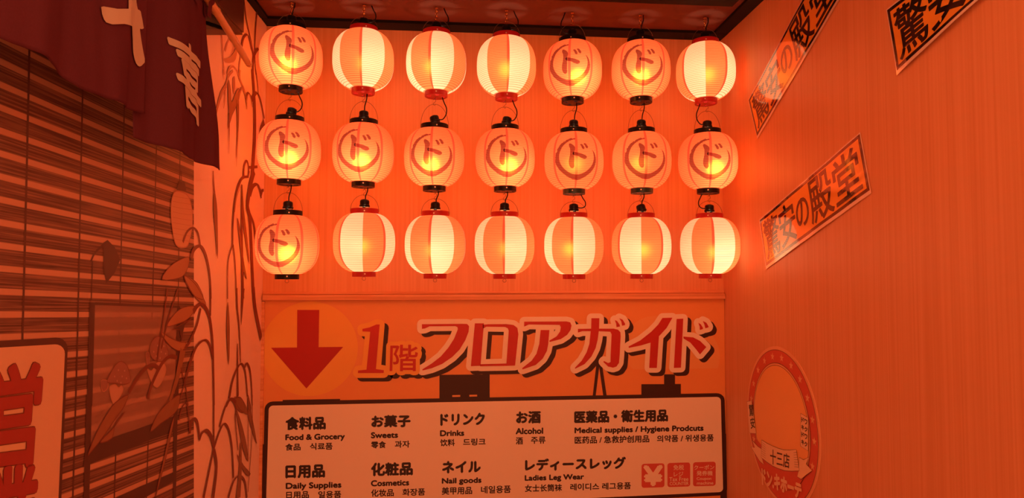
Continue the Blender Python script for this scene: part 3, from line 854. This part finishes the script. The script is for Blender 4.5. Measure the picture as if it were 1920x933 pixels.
fl.text2('十三店', [fl.xy(*p) for p in ((216, 640), (332, 672), (332, 757), (216, 728))], 0, 0.0078, 0.0006)
printed(fl, 'ribbon_lettering', [B_LINE], badge)
fl = Flat(RIGHT, zE)
fl.text2('ドン.キホーテ', [fl.xy(*p) for p in ((163, 757), (402, 852), (396, 935), (166, 850))], 0, 0.0062, 0.0034)
printed(fl, 'lettering', [B_CREAM], badge, 'pale block lettering at the bottom')

# ------------------------------------------------------------------ printed mural on the left wall
K_BASE = mat('mural_cream', (0.92, 0.73, 0.65), 0.55)
K_LINE = mat('mural_line', (0.20, 0.05, 0.035), 0.55)
K_SOFT = mat('mural_soft_line', (0.50, 0.24, 0.16), 0.55)
K_LEAF = mat('mural_leaf', (0.30, 0.13, 0.07), 0.55)
K_LEAF2 = mat('mural_leaf_pale', (0.42, 0.19, 0.10), 0.55)
K_POST = mat('mural_post', (0.085, 0.032, 0.03), 0.55)
K_LAMP = mat('mural_lamp', (0.66, 0.40, 0.25), 0.55)
K_SCARF = mat('mural_scarf', (0.32, 0.15, 0.13), 0.55)
K_FACE = mat('mural_face', (0.55, 0.32, 0.24), 0.55)
K_SIGN = mat('mural_sign_face', (0.72, 0.52, 0.38), 0.55)
K_RED = mat('mural_sign_red', (0.36, 0.04, 0.04), 0.55)
K_GLASS = bpy.data.materials.new('mural_window_tint'); K_GLASS.use_nodes = True
nt = K_GLASS.node_tree
bs = nt.nodes['Principled BSDF']; bs.inputs['Base Color'].default_value = (0.56, 0.33, 0.27, 1); bs.inputs['Roughness'].default_value = 0.6; bs.inputs['Alpha'].default_value = 0.45
def blind_material():
    m = mat('mural_blind', (0.2, 0.1, 0.08), 0.6)
    nt = m.node_tree; b_ = nt.nodes['Principled BSDF']; N = nt.nodes.new; Lk = nt.links.new
    uv = N('ShaderNodeUVMap'); uv.uv_map = 'UVMap'; sp = N('ShaderNodeSeparateXYZ'); Lk(uv.outputs[0], sp.inputs[0])
    def math_(op, a, b2=None, v2=None):
        n_ = N('ShaderNodeMath'); n_.operation = op
        Lk(a, n_.inputs[0])
        if b2 is not None: Lk(b2, n_.inputs[1])
        elif v2 is not None: n_.inputs[1].default_value = v2
        return n_.outputs[0]
    fr = math_('FRACT', math_('ADD', sp.outputs['Y'], v2=100.0))
    d = math_('ABSOLUTE', math_('SUBTRACT', fr, v2=0.5))              # 0.5 at the pale gap
    gap = N('ShaderNodeMapRange'); gap.inputs['From Min'].default_value = 0.345; gap.inputs['From Max'].default_value = 0.375; Lk(d, gap.inputs['Value'])
    nz = N('ShaderNodeTexNoise'); nz.inputs['Scale'].default_value = 1.0; nz.inputs['Detail'].default_value = 5
    cm = N('ShaderNodeCombineXYZ'); Lk(math_('MULTIPLY', sp.outputs['X'], v2=0.6), cm.inputs[0]); Lk(math_('MULTIPLY', sp.outputs['Y'], v2=11.0), cm.inputs[1]); Lk(cm.outputs[0], nz.inputs['Vector'])
    rp = N('ShaderNodeValToRGB'); rp.color_ramp.elements[0].color = (0.085, 0.034, 0.030, 1); rp.color_ramp.elements[1].color = (0.42, 0.22, 0.16, 1)
    rp.color_ramp.elements[0].position = 0.40; rp.color_ramp.elements[1].position = 0.78; Lk(nz.outputs['Fac'], rp.inputs['Fac'])
    mx = N('ShaderNodeMix'); mx.data_type = 'RGBA'; Lk(gap.outputs[0], mx.inputs[0]); Lk(rp.outputs['Color'], mx.inputs[6]); mx.inputs[7].default_value = (0.58, 0.34, 0.24, 1)
    Lk(mx.outputs[2], b_.inputs['Base Color'])
    return m
K_BLIND = blind_material()
MAT_M = [K_BASE, K_LINE, K_SOFT, K_LEAF, K_LEAF2, K_POST, K_LAMP, K_SCARF, K_FACE, K_SIGN, K_RED, K_GLASS]
BASE, LINE, SOFT, LEAF, LEAF2, POST, LAMP, SCARF, FACE, SIGNF, SRED, GLASS = range(12)
mural = thing('wall_mural', 'printed mural sheet of bamboo, slatted blind and shop sign covering the left wall', 'mural', None, LEFT.p(-0.9, 0.05, 0))
b = MB(); b.slab(LEFT, -2.3, -0.002, 0.05, CEIL - 0.002, 0.0003, 0.0020)
o = under(b.build('printed_sheet', K_BASE), mural)
HM = 0.0024
# the blind
b = MB(); uvs = []
nx, ny = 30, 44
gx = [-170 + (362 + 170) * i / nx for i in range(nx + 1)]; gy = [-10 + (1010 + 10) * j / ny for j in range(ny + 1)]
vs = []; uvv = []
for y in gy:
    for x in gx:
        a, bb = LEFT.at(x, y); vs.append(LEFT.p(a, min(bb, CEIL - 0.003), HM)); uvv.append((x / 100.0, (y - 590) / (1000 - x) * 1000 / 43.0 + 0.02))
fs = [(j * (nx + 1) + i, j * (nx + 1) + i + 1, (j + 1) * (nx + 1) + i + 1, (j + 1) * (nx + 1) + i) for j in range(ny) for i in range(nx)]
b.add(vs, fs)
me = b.mesh('printed_blind', False)
ul = me.uv_layers.new(name='UVMap')
for lp in me.loops: ul.data[lp.index].uv = uvv[lp.vertex_index]
o = under(link('printed_blind', me, K_BLIND), mural); o['label'] = 'printed dark slatted blind'
# printed pole, lamp and window
fl = Flat(LEFT)
for top, bot in ((47, 33), (149, 138), (228, 216), (290, 276), (335, 330)):
    fl.stroke([(top + 6, 60), (top, 330), ((top + bot) / 2 - 1, 640), (bot - 6, 1000)], 0.0062, POST, HM + 0.0004)
z4, z5 = zoomed(140, 540, 4.2417), zoomed(140, 740, 4.833)
z2, z3 = zoomed(0, 330, 3.01), zoomed(0, 620, 2.98)
fl.conv = z2      # wall lamp hood in front of the blind
fl.poly([(575, 375), (600, 360), (640, 400), (672, 470), (640, 545), (592, 605), (575, 520)], POST + 0, HM + 0.0006)
fl.stroke([(505, 480), (530, 430), (578, 385)], 0.006, POST, HM + 0.0006)
fl.stroke([(515, 480), (508, 700)], 0.004, POST, HM + 0.0006)
printed(fl, 'printed_cords', MAT_M, mural)
fl = Flat(LEFT, z4)
wt = [fl.xy(*p) for p in ((150, 122), (825, 150))]
fl.conv = z5; wb = [fl.xy(*p) for p in ((890, 200), (690, 262), (320, 390), (130, 455))]
fl.poly2(wt + wb, GLASS, HM + 0.0007)
fl.conv = z4
fl.poly([(106, 118), (150, 118), (128, 933), (83, 933)], POST, HM + 0.0010)
fl.stroke([(150, 122), (825, 150)], 0.006, POST, HM + 0.0010, 1)
fl.poly([(805, 148), (831, 150), (815, 933), (785, 933)], POST, HM + 0.0010)
fl.conv = z5
fl.poly([(92, 0), (143, 0), (108, 1300), (55, 1300)], POST, HM + 0.0011)
fl.poly([(885, -10), (925, -10), (905, 1000), (880, 1000)], POST, HM + 0.0011)
fl.poly([(90, 465), (320, 388), (690, 260), (905, 186), (905, 330), (660, 412), (210, 590), (60, 655)], POST, HM + 0.0012)
fl.poly([(560, 838), (905, 690), (905, 770), (600, 945), (320, 1100), (60, 1230), (60, 1080)], POST, HM + 0.0012)
printed(fl, 'printed_window', MAT_M, mural, 'dark window frame in the mural')
for sc, fc, tl in (([(245, 745), (268, 680), (310, 612), (350, 582), (390, 600), (415, 650), (428, 742), (370, 764), (310, 755)], [(262, 795), (277, 772), (310, 766), (335, 790), (358, 775), (373, 802), (355, 850), (320, 900), (298, 925), (274, 870)], [(195, 735), (248, 738), (245, 795), (208, 820)]),
                   ([(582, 490), (600, 425), (640, 385), (690, 395), (715, 450), (732, 520), (705, 575), (640, 580), (600, 550)], [(565, 640), (600, 655), (650, 588), (700, 605), (716, 650), (690, 730), (648, 785), (610, 765), (580, 700)], [(553, 520), (575, 508), (585, 560), (570, 620), (556, 570)])):
    fl = Flat(LEFT, z4)
    fl.poly(fc, FACE, HM + 0.0014, 4, (0.002, SOFT))
    fl.poly(sc, SCARF, HM + 0.0016, 4, (0.002, LINE))
    fl.poly(tl, SCARF, HM + 0.0015, 3, (0.002, SOFT))
    cx, cy = sum(p[0] for p in sc) / len(sc), sum(p[1] for p in sc) / len(sc)
    for dx, dy in ((-40, 20), (-10, -30), (20, 20), (40, -25), (-20, 55), (55, 35), (10, 70)):
        fl.poly([(cx + dx + 5 * math.cos(k), cy + dy + 9 * math.sin(k)) for k in (0, 1.05, 2.1, 3.14, 4.2, 5.25)], FACE, HM + 0.0020)
    printed(fl, 'printed_figure', MAT_M, mural, 'faint printed head in a dotted scarf')
fl = Flat(LEFT, z2)
fl.poly([(990, 83), (1050, 108), (1074, 180), (1078, 270), (1062, 360), (1040, 400), (985, 386), (962, 280), (956, 180), (966, 110)], LAMP, HM + 0.0016, 4, (0.004, SOFT))
fl.poly([(1000, 30), (1035, 30), (1045, 82), (990, 82)], POST, HM + 0.0012)
fl.stroke([(1018, 25), (1015, -30)], 0.004, POST, HM + 0.0012)
for k in range(9):
    y = 115 + k * 30
    fl.stroke([(965, y - 4), (1015, y + 6), (1072, y + 14)], 0.0012, SOFT, HM + 0.0021)
printed(fl, 'printed_lantern', MAT_M, mural, 'pale printed lantern')
# bamboo: (zoom, kind, points, width...) strokes widths in pixels of the zoom
z1, zM2, zM3 = zoomed(340, 0, 6.667), zoomed(340, 130, 4.66), zoomed(340, 320, 3.8875)
fl = Flat(LEFT)
def S(z, k, pts, w, w1=None, mi=LINE, sub=6):
    """A brush line; its width is given in the zoom's pixels where it lies."""
    fl.conv = z
    x, y = pts[len(pts) // 2]; a0, a1 = fl.xy(x - w / 2, y), fl.xy(x + w / 2, y)
    vert = abs(a1[0] - a0[0])
    f1 = (w1 / w) if w1 is not None else 1.0
    q = catmull([fl.xy(*p) for p in pts], sub); n = len(q) - 1
    out = []
    for i, (a, b_) in enumerate(q):
        pa, pb = q[max(i - 1, 0)], q[min(i + 1, n)]
        dx, dy = abs(pb[0] - pa[0]), abs(pb[1] - pa[1]); l = math.hypot(dx, dy) or 1
        ww = vert * (dy / l) + (w / k * 0.0021) * (dx / l)
        out.append((a, b_, ww * (1 + (f1 - 1) * i / n)))
    fl.ribbon2(out, mi, HM + 0.0024 + 0.00002 * random.random())
def Lf(z, pts, mi=LEAF, line=0.003, sm=3):
    fl.conv = z
    fl.poly(pts, mi, HM + 0.0020 + 0.0002 * random.random(), sm, (line, LINE) if line else None)
for zz, k, pts, w, w1, mi in [
        (z1, 6.667, [(770, 0), (800, 250), (850, 480), (890, 700)], 10, None, LINE), (z1, 6.667, [(945, 0), (912, 400), (905, 700), (920, 933)], 14, 7, LINE),
        (z1, 6.667, [(740, 590), (760, 480), (800, 432), (830, 470), (860, 600), (885, 690)], 16, 6, LINE), (z1, 6.667, [(880, 933), (888, 720), (940, 615), (975, 660)], 20, 16, LINE),
        (z1, 6.667, [(490, 440), (505, 700), (520, 933)], 10, None, SOFT), (z1, 6.667, [(530, 640), (560, 540), (600, 450)], 12, 3, SOFT), (z1, 6.667, [(640, 540), (632, 640), (600, 690)], 9, 3, SOFT),
        (z1, 6.667, [(560, 933), (590, 850), (640, 830), (690, 900), (700, 960)], 18, 6, SOFT), (z1, 6.667, [(740, 640), (715, 800), (710, 933)], 12, 8, SOFT),
        (zM2, 4.66, [(612, 0), (628, 260), (632, 560), (610, 933)], 18, 24, LINE), (zM2, 4.66, [(280, 440), (300, 340), (340, 200), (380, 130), (400, 60), (440, 10)], 9, 10, SOFT),
        (zM2, 4.66, [(275, 480), (312, 320), (350, 210), (385, 150)], 4, 3, SOFT), (zM2, 4.66, [(500, 0), (500, 80), (540, 180), (560, 290), (562, 350)], 14, 4, SOFT),
        (zM2, 4.66, [(480, 300), (500, 210), (520, 160), (550, 230), (565, 300)], 10, 4, SOFT), (zM2, 4.66, [(405, 380), (408, 560), (404, 740)], 12, 1, LEAF), (zM2, 4.66, [(480, 270), (484, 480), (470, 850)], 26, 1, LEAF),
        (zM2, 4.66, [(372, 150), (370, 250), (358, 340)], 10, 2, SOFT), (zM2, 4.66, [(355, 0), (360, 90)], 6, 2, SOFT),
        (zM2, 4.66, [(556, 270), (562, 222), (580, 207), (603, 255), (611, 330)], 16, 3, LINE), (zM2, 4.66, [(606, 262), (640, 208), (668, 230), (692, 310), (715, 430)], 18, 8, LINE),
        (zM2, 4.66, [(640, 0), (655, 110), (663, 215)], 6, 4, LINE), (zM2, 4.66, [(535, 933), (538, 850), (560, 795), (578, 850), (575, 933)], 12, 6, LINE), (zM2, 4.66, [(585, 856), (620, 853), (655, 850)], 16, 16, LINE),
        (zM2, 4.66, [(715, 460), (690, 520), (672, 620), (655, 760)], 22, 6, LINE),
        (zM3, 3.8875, [(222, 0), (226, 90), (232, 160)], 4, 8, LINE), (zM3, 3.8875, [(522, 0), (500, 80), (482, 180), (474, 260), (490, 340), (500, 500), (508, 700), (520, 933)], 22, 16, LINE),
        (zM3, 3.8875, [(486, 300), (520, 390), (532, 500), (545, 640)], 10, 10, LINE), (zM3, 3.8875, [(365, 545), (368, 370), (388, 180), (430, 60), (482, 42)], 8, 12, LINE),
        (zM3, 3.8875, [(380, 300), (396, 190), (430, 95)], 3, 3, SOFT), (zM3, 3.8875, [(328, 933), (330, 690), (348, 590), (368, 540)], 5, 6, LINE), (zM3, 3.8875, [(368, 540), (382, 660), (395, 933)], 7, 5, LINE),
        (zM3, 3.8875, [(490, 170), (512, 115), (545, 100), (568, 150), (575, 200)], 20, 6, LINE), (zM3, 3.8875, [(570, 190), (580, 150), (592, 140)], 8, 12, LINE), (zM3, 3.8875, [(432, 100), (432, 420), (440, 933)], 5, 18, LINE),
        (zM3, 3.8875, [(440, 60), (445, 0)], 5, 5, LINE), (zM3, 3.8875, [(478, 50), (487, 0)], 6, 6, LINE),
        (zM3, 3.8875, [(0, 520), (30, 445), (75, 415), (110, 452), (128, 545)], 9, 7, LINE), (zM3, 3.8875, [(60, 640), (80, 575), (125, 548), (160, 595), (186, 690), (200, 800), (206, 933)], 16, 9, LINE),
        (z4, 4.2417, [(725, 0), (685, 290), (640, 580)], 9, 9, LINE), (z4, 4.2417, [(810, 0), (735, 230), (675, 480)], 8, 8, LINE), (z4, 4.2417, [(1068, 0), (1070, 120), (1068, 220)], 10, 10, LINE),
        (z4, 4.2417, [(930, 190), (960, 145), (995, 128), (1035, 165), (1065, 250), (1085, 420), (1092, 650), (1097, 933)], 20, 12, LINE), (z4, 4.2417, [(990, 160), (960, 290), (900, 430), (860, 480)], 12, 12, LINE),
        (z4, 4.2417, [(870, 720), (910, 580), (960, 460), (1022, 412), (1062, 450), (1086, 560)], 14, 10, LINE), (z4, 4.2417, [(415, 830), (490, 705), (560, 628), (610, 612), (650, 635)], 16, 18, LINE),
        (z4, 4.2417, [(565, 878), (605, 750), (680, 600), (745, 541), (800, 552)], 14, 18, LINE), (z4, 4.2417, [(848, 490), (800, 720), (742, 895)], 40, 12, LEAF), (z4, 4.2417, [(830, 630), (870, 780), (890, 933)], 6, 6, LINE),
        (z4, 4.2417, [(900, 590), (860, 760), (820, 900)], 6, 6, LINE),
        (z4, 4.2417, [(1278, 0), (1284, 160), (1300, 330), (1310, 590)], 12, 5, LINE), (z4, 4.2417, [(1330, 0), (1322, 150), (1315, 290)], 24, 2, LINE), (z4, 4.2417, [(1412, 0), (1428, 170), (1475, 400)], 20, 20, LINE),
        (z4, 4.2417, [(1218, 880), (1250, 720), (1308, 602), (1346, 660), (1366, 860)], 12, 8, LINE), (z4, 4.2417, [(1343, 625), (1360, 598), (1385, 650), (1398, 780), (1404, 933)], 12, 6, LINE), (z4, 4.2417, [(1286, 440), (1286, 620), (1288, 860)], 5, 14, LINE),
        (z4, 4.2417, [(1195, 933), (1230, 880), (1275, 905)], 16, 12, LINE),
        (z5, 4.833, [(930, 230), (960, 110), (1000, 80), (1020, 200), (1030, 340)], 8, 10, LINE), (z5, 4.833, [(1028, 350), (1040, 250), (1070, 217), (1100, 260), (1118, 400)], 18, 14, LINE), (z5, 4.833, [(1115, 405), (1140, 345), (1182, 325), (1222, 375), (1250, 475)], 16, 20, LINE),
        (z5, 4.833, [(1250, 0), (1248, 250), (1250, 470)], 12, 10, LINE), (z5, 4.833, [(1250, 470), (1215, 640), (1155, 933)], 12, 16, LINE), (z5, 4.833, [(1250, 500), (1272, 660), (1240, 933)], 18, 24, LINE),
        (z5, 4.833, [(1250, 480), (1300, 330), (1345, 262), (1388, 330), (1415, 490), (1428, 750)], 12, 12, LINE), (z5, 4.833, [(1300, 290), (1350, 120), (1402, 45), (1448, 110), (1445, 220), (1470, 500)], 12, 5, LINE),
        (z5, 4.833, [(1495, 430), (1488, 700), (1470, 933)], 14, 40, LEAF), (z5, 4.833, [(1380, 933), (1430, 780), (1482, 735), (1530, 785), (1550, 933)], 14, 10, LINE), (z5, 4.833, [(1560, 150), (1562, 400), (1560, 600)], 4, 4, LINE), (z5, 4.833, [(1600, 0), (1595, 400), (1560, 880)], 4, 4, LINE)]:
    S(zz, k, pts, w, w1, mi)
for zz, pts, mi in [
        (z1, [(510, 740), (590, 715), (640, 655), (690, 560), (665, 740), (600, 785), (545, 780)], SOFT),
        (zM2, [(400, 90), (420, 180), (428, 290), (470, 190), (492, 170), (482, 290), (432, 400), (395, 520), (405, 400), (398, 250)], LEAF2),
        (zM2, [(440, 100), (455, 60), (460, 150), (446, 220)], SOFT),
        (zM3, [(230, 150), (248, 250), (253, 400), (255, 640), (236, 420), (224, 280)], LEAF), (zM3, [(435, 100), (446, 280), (470, 480), (487, 680), (458, 510), (436, 330)], LEAF),
        (zM3, [(400, 345), (425, 460), (440, 620), (468, 790), (438, 700), (418, 540)], LEAF), (zM3, [(10, 765), (60, 785), (110, 830), (152, 933), (90, 915), (40, 840)], LEAF2),
        (z2, [(905, 582), (950, 510), (1015, 468), (1060, 460), (1042, 540), (1000, 575)], LEAF2), (z2, [(1030, 562), (1085, 600), (1125, 660), (1155, 728), (1110, 700), (1060, 640)], LEAF2),
        (z4, [(720, 300), (785, 200), (860, 150), (950, 145), (925, 200), (880, 250), (800, 285)], LEAF2), (z4, [(670, 345), (740, 390), (820, 425), (872, 432), (860, 480), (820, 498), (760, 470), (705, 410)], LEAF2),
        (z4, [(760, 330), (870, 270), (930, 230), (860, 300), (840, 420), (820, 330)], POST), (z4, [(1208, 110), (1222, 330), (1215, 610), (1198, 350)], LEAF), (z4, [(1255, 890), (1310, 868), (1340, 933), (1330, 990), (1280, 960)], LEAF),
        (z4, [(1370, 850), (1385, 910), (1395, 960), (1372, 960)], LEAF),
        (z5, [(100, 540), (180, 340), (280, 165), (350, 70), (465, 0), (425, 110), (340, 230), (230, 390), (140, 500)], LEAF), (z5, [(210, 430), (330, 300), (440, 150), (350, 260), (320, 390)], LEAF),
        (z5, [(670, 330), (740, 170), (840, 62), (938, 0), (920, 120), (860, 190), (760, 260)], LEAF), (z5, [(885, 200), (862, 350), (795, 640), (715, 930), (740, 800), (805, 520), (850, 310)], LEAF),
        (z5, [(1430, 32), (1480, 18), (1525, 70), (1562, 172), (1500, 145), (1455, 85)], LEAF), (z5, [(1560, 10), (1595, 190), (1640, 440), (1600, 330), (1562, 180)], LEAF), (z5, [(1450, 130), (1500, 260), (1545, 450), (1562, 605), (1512, 480), (1478, 300)], LEAF),
        (z5, [(1462, 540), (1520, 640), (1582, 714), (1545, 725), (1485, 620)], LEAF)]:
    Lf(zz, pts, mi, 0.0025 if mi != SOFT else None)
# clip what would cross into the back wall
for i, v in enumerate(fl.b.v):
    q = Vector(v) - LEFT.o; a = q.dot(LEFT.e1)
    if a > -0.003: fl.b.v[i] = tuple(Vector(v) - LEFT.e1 * (a + 0.003))
printed(fl, 'printed_bamboo', MAT_M, mural, 'printed bamboo canes and leaves')
fl = Flat(LEFT)
fl.poly([(300, 66), (452, 65.5), (452, 20), (300, -60)], POST, HM + 0.0024)
fl.poly([(300, 54), (430, 55), (430, 20), (300, -60)], 1, HM + 0.0026)
for i, v in enumerate(fl.b.v): fl.b.v[i] = (v[0], v[1], min(v[2], CEIL - 0.004))
printed(fl, 'printed_eave', [K_BASE, mat('mural_black', (0.012, 0.012, 0.013), 0.5), K_SOFT, K_LEAF, K_LEAF2, K_POST], mural, 'dark printed eave')
# shop sign in the mural
fl = Flat(LEFT)
rounded(fl, (-92, 644), (124, 631), (104, 1100), (-100, 1130), 24, POST, HM + 0.0018)
printed(fl, 'printed_sign_border', MAT_M, mural)
fl = Flat(LEFT)
rounded(fl, (-86, 656), (118, 644), (98, 1090), (-94, 1120), 20, SIGNF, HM + 0.0024)
printed(fl, 'printed_sign_face', MAT_M, mural, 'pale shop sign face')
fl = Flat(LEFT)
for ch, qd in (('営', ((-32, 694), (74, 680), (60, 868), (-34, 880))), ('業', ((-34, 886), (66, 870), (58, 1050), (-36, 1070)))):
    q = [LEFT.at(*p) for p in qd]
    fl.text2(ch, q, 1, HM + 0.0030, 0.0075); fl.text2(ch, q, 0, HM + 0.0036, 0.0055)
printed(fl, 'printed_sign_lettering', [K_RED, K_LINE], mural, 'red brush lettering')

# dark header box end on the left wall above the blind
HB = mat('dark_stained_wood', (0.06, 0.022, 0.018), 0.4)
HB2 = 0.055
OFF = Plane(LEFT.p(0, 0, HB2), LEFT.e1, (0, 0, 1)); OFF.n = LEFT.n.copy()
ae, ze = OFF.at(457, 63)
z_top = CEIL - 0.006
b = MB(); b.slab(LEFT, -1.4, ae, ze, z_top, HM + 0.0026, HB2 - 0.006)
b.slab(LEFT, -1.4, ae, ze + 0.004, z_top, HB2 - 0.006, HB2)
o = b.build('trim_7', HB); struct(o)

# ------------------------------------------------------------------ noren curtain on its bamboo pole
NPL = Plane(LEFT.p(0, 0, 0.13), LEFT.e1, (0, 0, 1)); NPL.n = LEFT.n.copy()
M_CLOTH = bpy.data.materials.new('maroon_cloth'); M_CLOTH.use_nodes = True
nt = M_CLOTH.node_tree; nt.nodes.clear()
out = nt.nodes.new('ShaderNodeOutputMaterial'); df = nt.nodes.new('ShaderNodeBsdfDiffuse'); tr = nt.nodes.new('ShaderNodeBsdfTranslucent'); mx = nt.nodes.new('ShaderNodeMixShader')
tc = nt.nodes.new('ShaderNodeTexCoord'); nz = nt.nodes.new('ShaderNodeTexNoise'); nz.inputs['Scale'].default_value = 300
rp = nt.nodes.new('ShaderNodeValToRGB'); rp.color_ramp.elements[0].color = (0.15, 0.050, 0.085, 1); rp.color_ramp.elements[1].color = (0.19, 0.060, 0.10, 1)
nt.links.new(tc.outputs['Object'], nz.inputs['Vector']); nt.links.new(nz.outputs['Fac'], rp.inputs['Fac'])
for s_ in (df, tr): nt.links.new(rp.outputs['Color'], s_.inputs['Color'])
mx.inputs[0].default_value = 0.3
nt.links.new(df.outputs[0], mx.inputs[1]); nt.links.new(tr.outputs[0], mx.inputs[2]); nt.links.new(mx.outputs[0], out.inputs['Surface'])
M_LETTER = mat('cream_dye', (0.56, 0.55, 0.50), 0.8)
pole_a, pole_b = NPL.at(465, 117), NPL.at(396, 6)
slope = (pole_b[1] - pole_a[1]) / (pole_b[0] - pole_a[0])
def pole_z(a): return pole_a[1] + slope * (a - pole_a[0])
# the pole
b = MB(); pts, rs = [], []
far = -2.0
nodes = [NPL.at(437, 76)[0], NPL.at(405, 28)[0]]
step = nodes[1] - nodes[0]
nodes += [nodes[1] + step * 1.4 * k for k in range(1, 9)]
NA = 160
for i in range(NA + 1):
    a = pole_a[0] + (far - pole_a[0]) * i / NA
    dn = min(abs(a - k) for k in nodes)
    z = pole_z(a) if a > pole_b[0] else pole_b[1] + (a - pole_b[0]) * slope * 0.25
    pts.append(NPL.p(a, z)); rs.append(0.0112 + (0.0022 * max(0, 1 - dn / 0.009)) + 0.0010 * (i / NA))
noren = thing('noren_curtain', 'maroon shop curtain with cream lettering hanging at the upper left', 'curtain', None, NPL.p(-1.0, pole_b[1], 0))
pole = thing('curtain_pole', 'jointed bamboo pole carrying the maroon curtain', 'pole', None, NPL.p(pole_a[0], pole_a[1], 0))
b.tube(pts, rs, 14)
under(b.build('cane', M['bamboo'], None, True), pole)
b = MB(); d = (pts[0] - pts[1]).normalized()
b.tube([pts[0] + d * k for k in (0.0, 0.012, 0.013, 0.018)], [0.0112, 0.0108, 0.0088, 0.0085], 14)
under(b.build('end_plug', M['bamboo'], None, True), pole)
for a in (-0.86, -1.55):
    b = MB(); p0 = LEFT.p(a, pole_b[1] + 0.012, 0.0055); p1 = NPL.p(a, pole_b[1] + 0.014 if a < pole_b[0] else pole_z(a), 0)
    b.tube([p0, p1 - NPL.n * 0.012], 0.006, 8)
    b.tube([p0 - LEFT.n * 0.0, p0 + LEFT.n * 0.004], 0.02, 16)
    under(b.build('wall_bracket', M['black']), pole)
def zpole(a): return (pole_z(a) if a > pole_b[0] else pole_b[1] + (a - pole_b[0]) * slope * 0.25)
def fold(a, z):
    """How far the cloth stands off its plane."""
    t = max(0.0, min(1.0, (zpole(a) - 0.02 - z) / 0.4))
    return (0.35 + 0.9 * t) * (0.0105 * math.sin(a * 21 + 0.8 + 1.1 * t) + 0.009 * math.sin(a * 11 + 2.2 - 0.9 * t) + 0.0030 * math.sin(a * 47 + 1.6 * t + 1.1) + 0.0009 * math.sin(a * 101 - 1.5 * t)) - 0.004
def cloth_warp(a, z, h): return NPL.p(a, z, h + fold(a, z))
def panel(name, edge_l, edge_r, bottom, thick=0.0012, hoff=0.0, nx=110, ny=60):
    """edge_l, edge_r: (a_top, a_bottom); bottom: list of (px, py) from left to right"""
    bt = [NPL.at(*p) for p in bottom]
    def bz(u):
        x = u * (len(bt) - 1); i = min(int(x), len(bt) - 2); f = x - i
        return tuple(bt[i][k] * (1 - f) + bt[i + 1][k] * f for k in (0, 1))
    vs = []
    for j in range(ny + 1):
        v = j / ny
        for i in range(nx + 1):
            u = i / nx
            ab, zb_ = bz(u)
            at = edge_l * (1 - u) + edge_r * u
            a = at + (ab - at) * v ** 1.3
            z = zpole(at) - 0.012 + (zb_ - zpole(at) + 0.012) * v
            vs.append(cloth_warp(a, z, hoff))
    k = len(vs)
    vs += [Vector(v) - NPL.n * thick for v in vs]
    W_ = nx + 1; fs = []
    for j in range(ny):
        for i in range(nx):
            q = (j * W_ + i, j * W_ + i + 1, (j + 1) * W_ + i + 1, (j + 1) * W_ + i)
            fs.append(q); fs.append(tuple(x + k for x in reversed(q)))
    rim = [i for i in range(W_)] + [j * W_ + nx for j in range(1, ny + 1)] + [ny * W_ + i for i in range(nx - 1, -1, -1)] + [j * W_ for j in range(ny - 1, 0, -1)]
    for x, y in zip(rim, rim[1:] + rim[:1]): fs.append((x, y, y + k, x + k))
    b = MB(); b.add(vs, fs)
    o = under(b.build(name, M_CLOTH, None, True), noren)
    return o
aR = NPL.at(392, 58)[0]
aM = NPL.at(258, 60)[0]
p1_ = panel('cloth_panel', aM + 0.02, aR, [(272, 258), (320, 281), (355, 297), (390, 309), (418, 319)])
aL = NPL.at(95, 60)[0]
p2_ = panel('cloth_panel', -2.0, aM + 0.035, [(-220, -40), (-150, -2), (-60, 45), (0, 80), (35, 95), (70, 114), (92, 127), (118, 148), (141, 166), (187, 184), (230, 199), (280, 213)], hoff=0.012, nx=200)
# loops over the pole
for a in (aR - 0.012, aR - 0.10, aR - 0.20, aR - 0.32, aR - 0.46):
    b = MB(); c0 = NPL.p(a, zpole(a)); rr = 0.0142
    prof = [(rr * math.cos(t), rr * math.sin(t)) for t in [math.radians(-60 + 300 * i / 16) for i in range(17)]]
    vs = []
    for w in (-0.013, 0.013):
        for x, z in [(0.004, -0.05)] + prof + [(-0.004, -0.05)]:
            vs.append(NPL.p(a + w, zpole(a + w) + z, x))
    n = len(prof) + 2
    b.add(vs, [(i, i + 1, n + i + 1, n + i) for i in range(n - 1)])
    under(b.build('cloth_loop', M_CLOTH, None, True), noren)
zz1 = zoomed(0, 0, 2.828)
fl = Flat(NPL, zz1, cloth_warp, 0.012)
fl.poly([(515, 48), (528, 33), (640, 45), (636, -70), (690, -70), (706, 0), (722, 50), (742, 60), (766, 150), (745, 152), (750, 182), (776, 310), (772, 338), (755, 353), (732, 335), (710, 280), (672, 138), (560, 128), (527, 102)], 0, 0.0150, 2)
o = under(fl.build('lettering', [M_LETTER], None), noren); o['label'] = 'cream lettering'
fl = Flat(NPL, None, cloth_warp, 0.012)
q = [NPL.at(*p) for p in ((311, 60), (381, 108), (385, 241), (329, 188))]
fl.text2('喜', q, 0, 0.0030, 0.0042)
o = under(fl.build('lettering', [M_LETTER], None), noren); o['label'] = 'cream lettering'
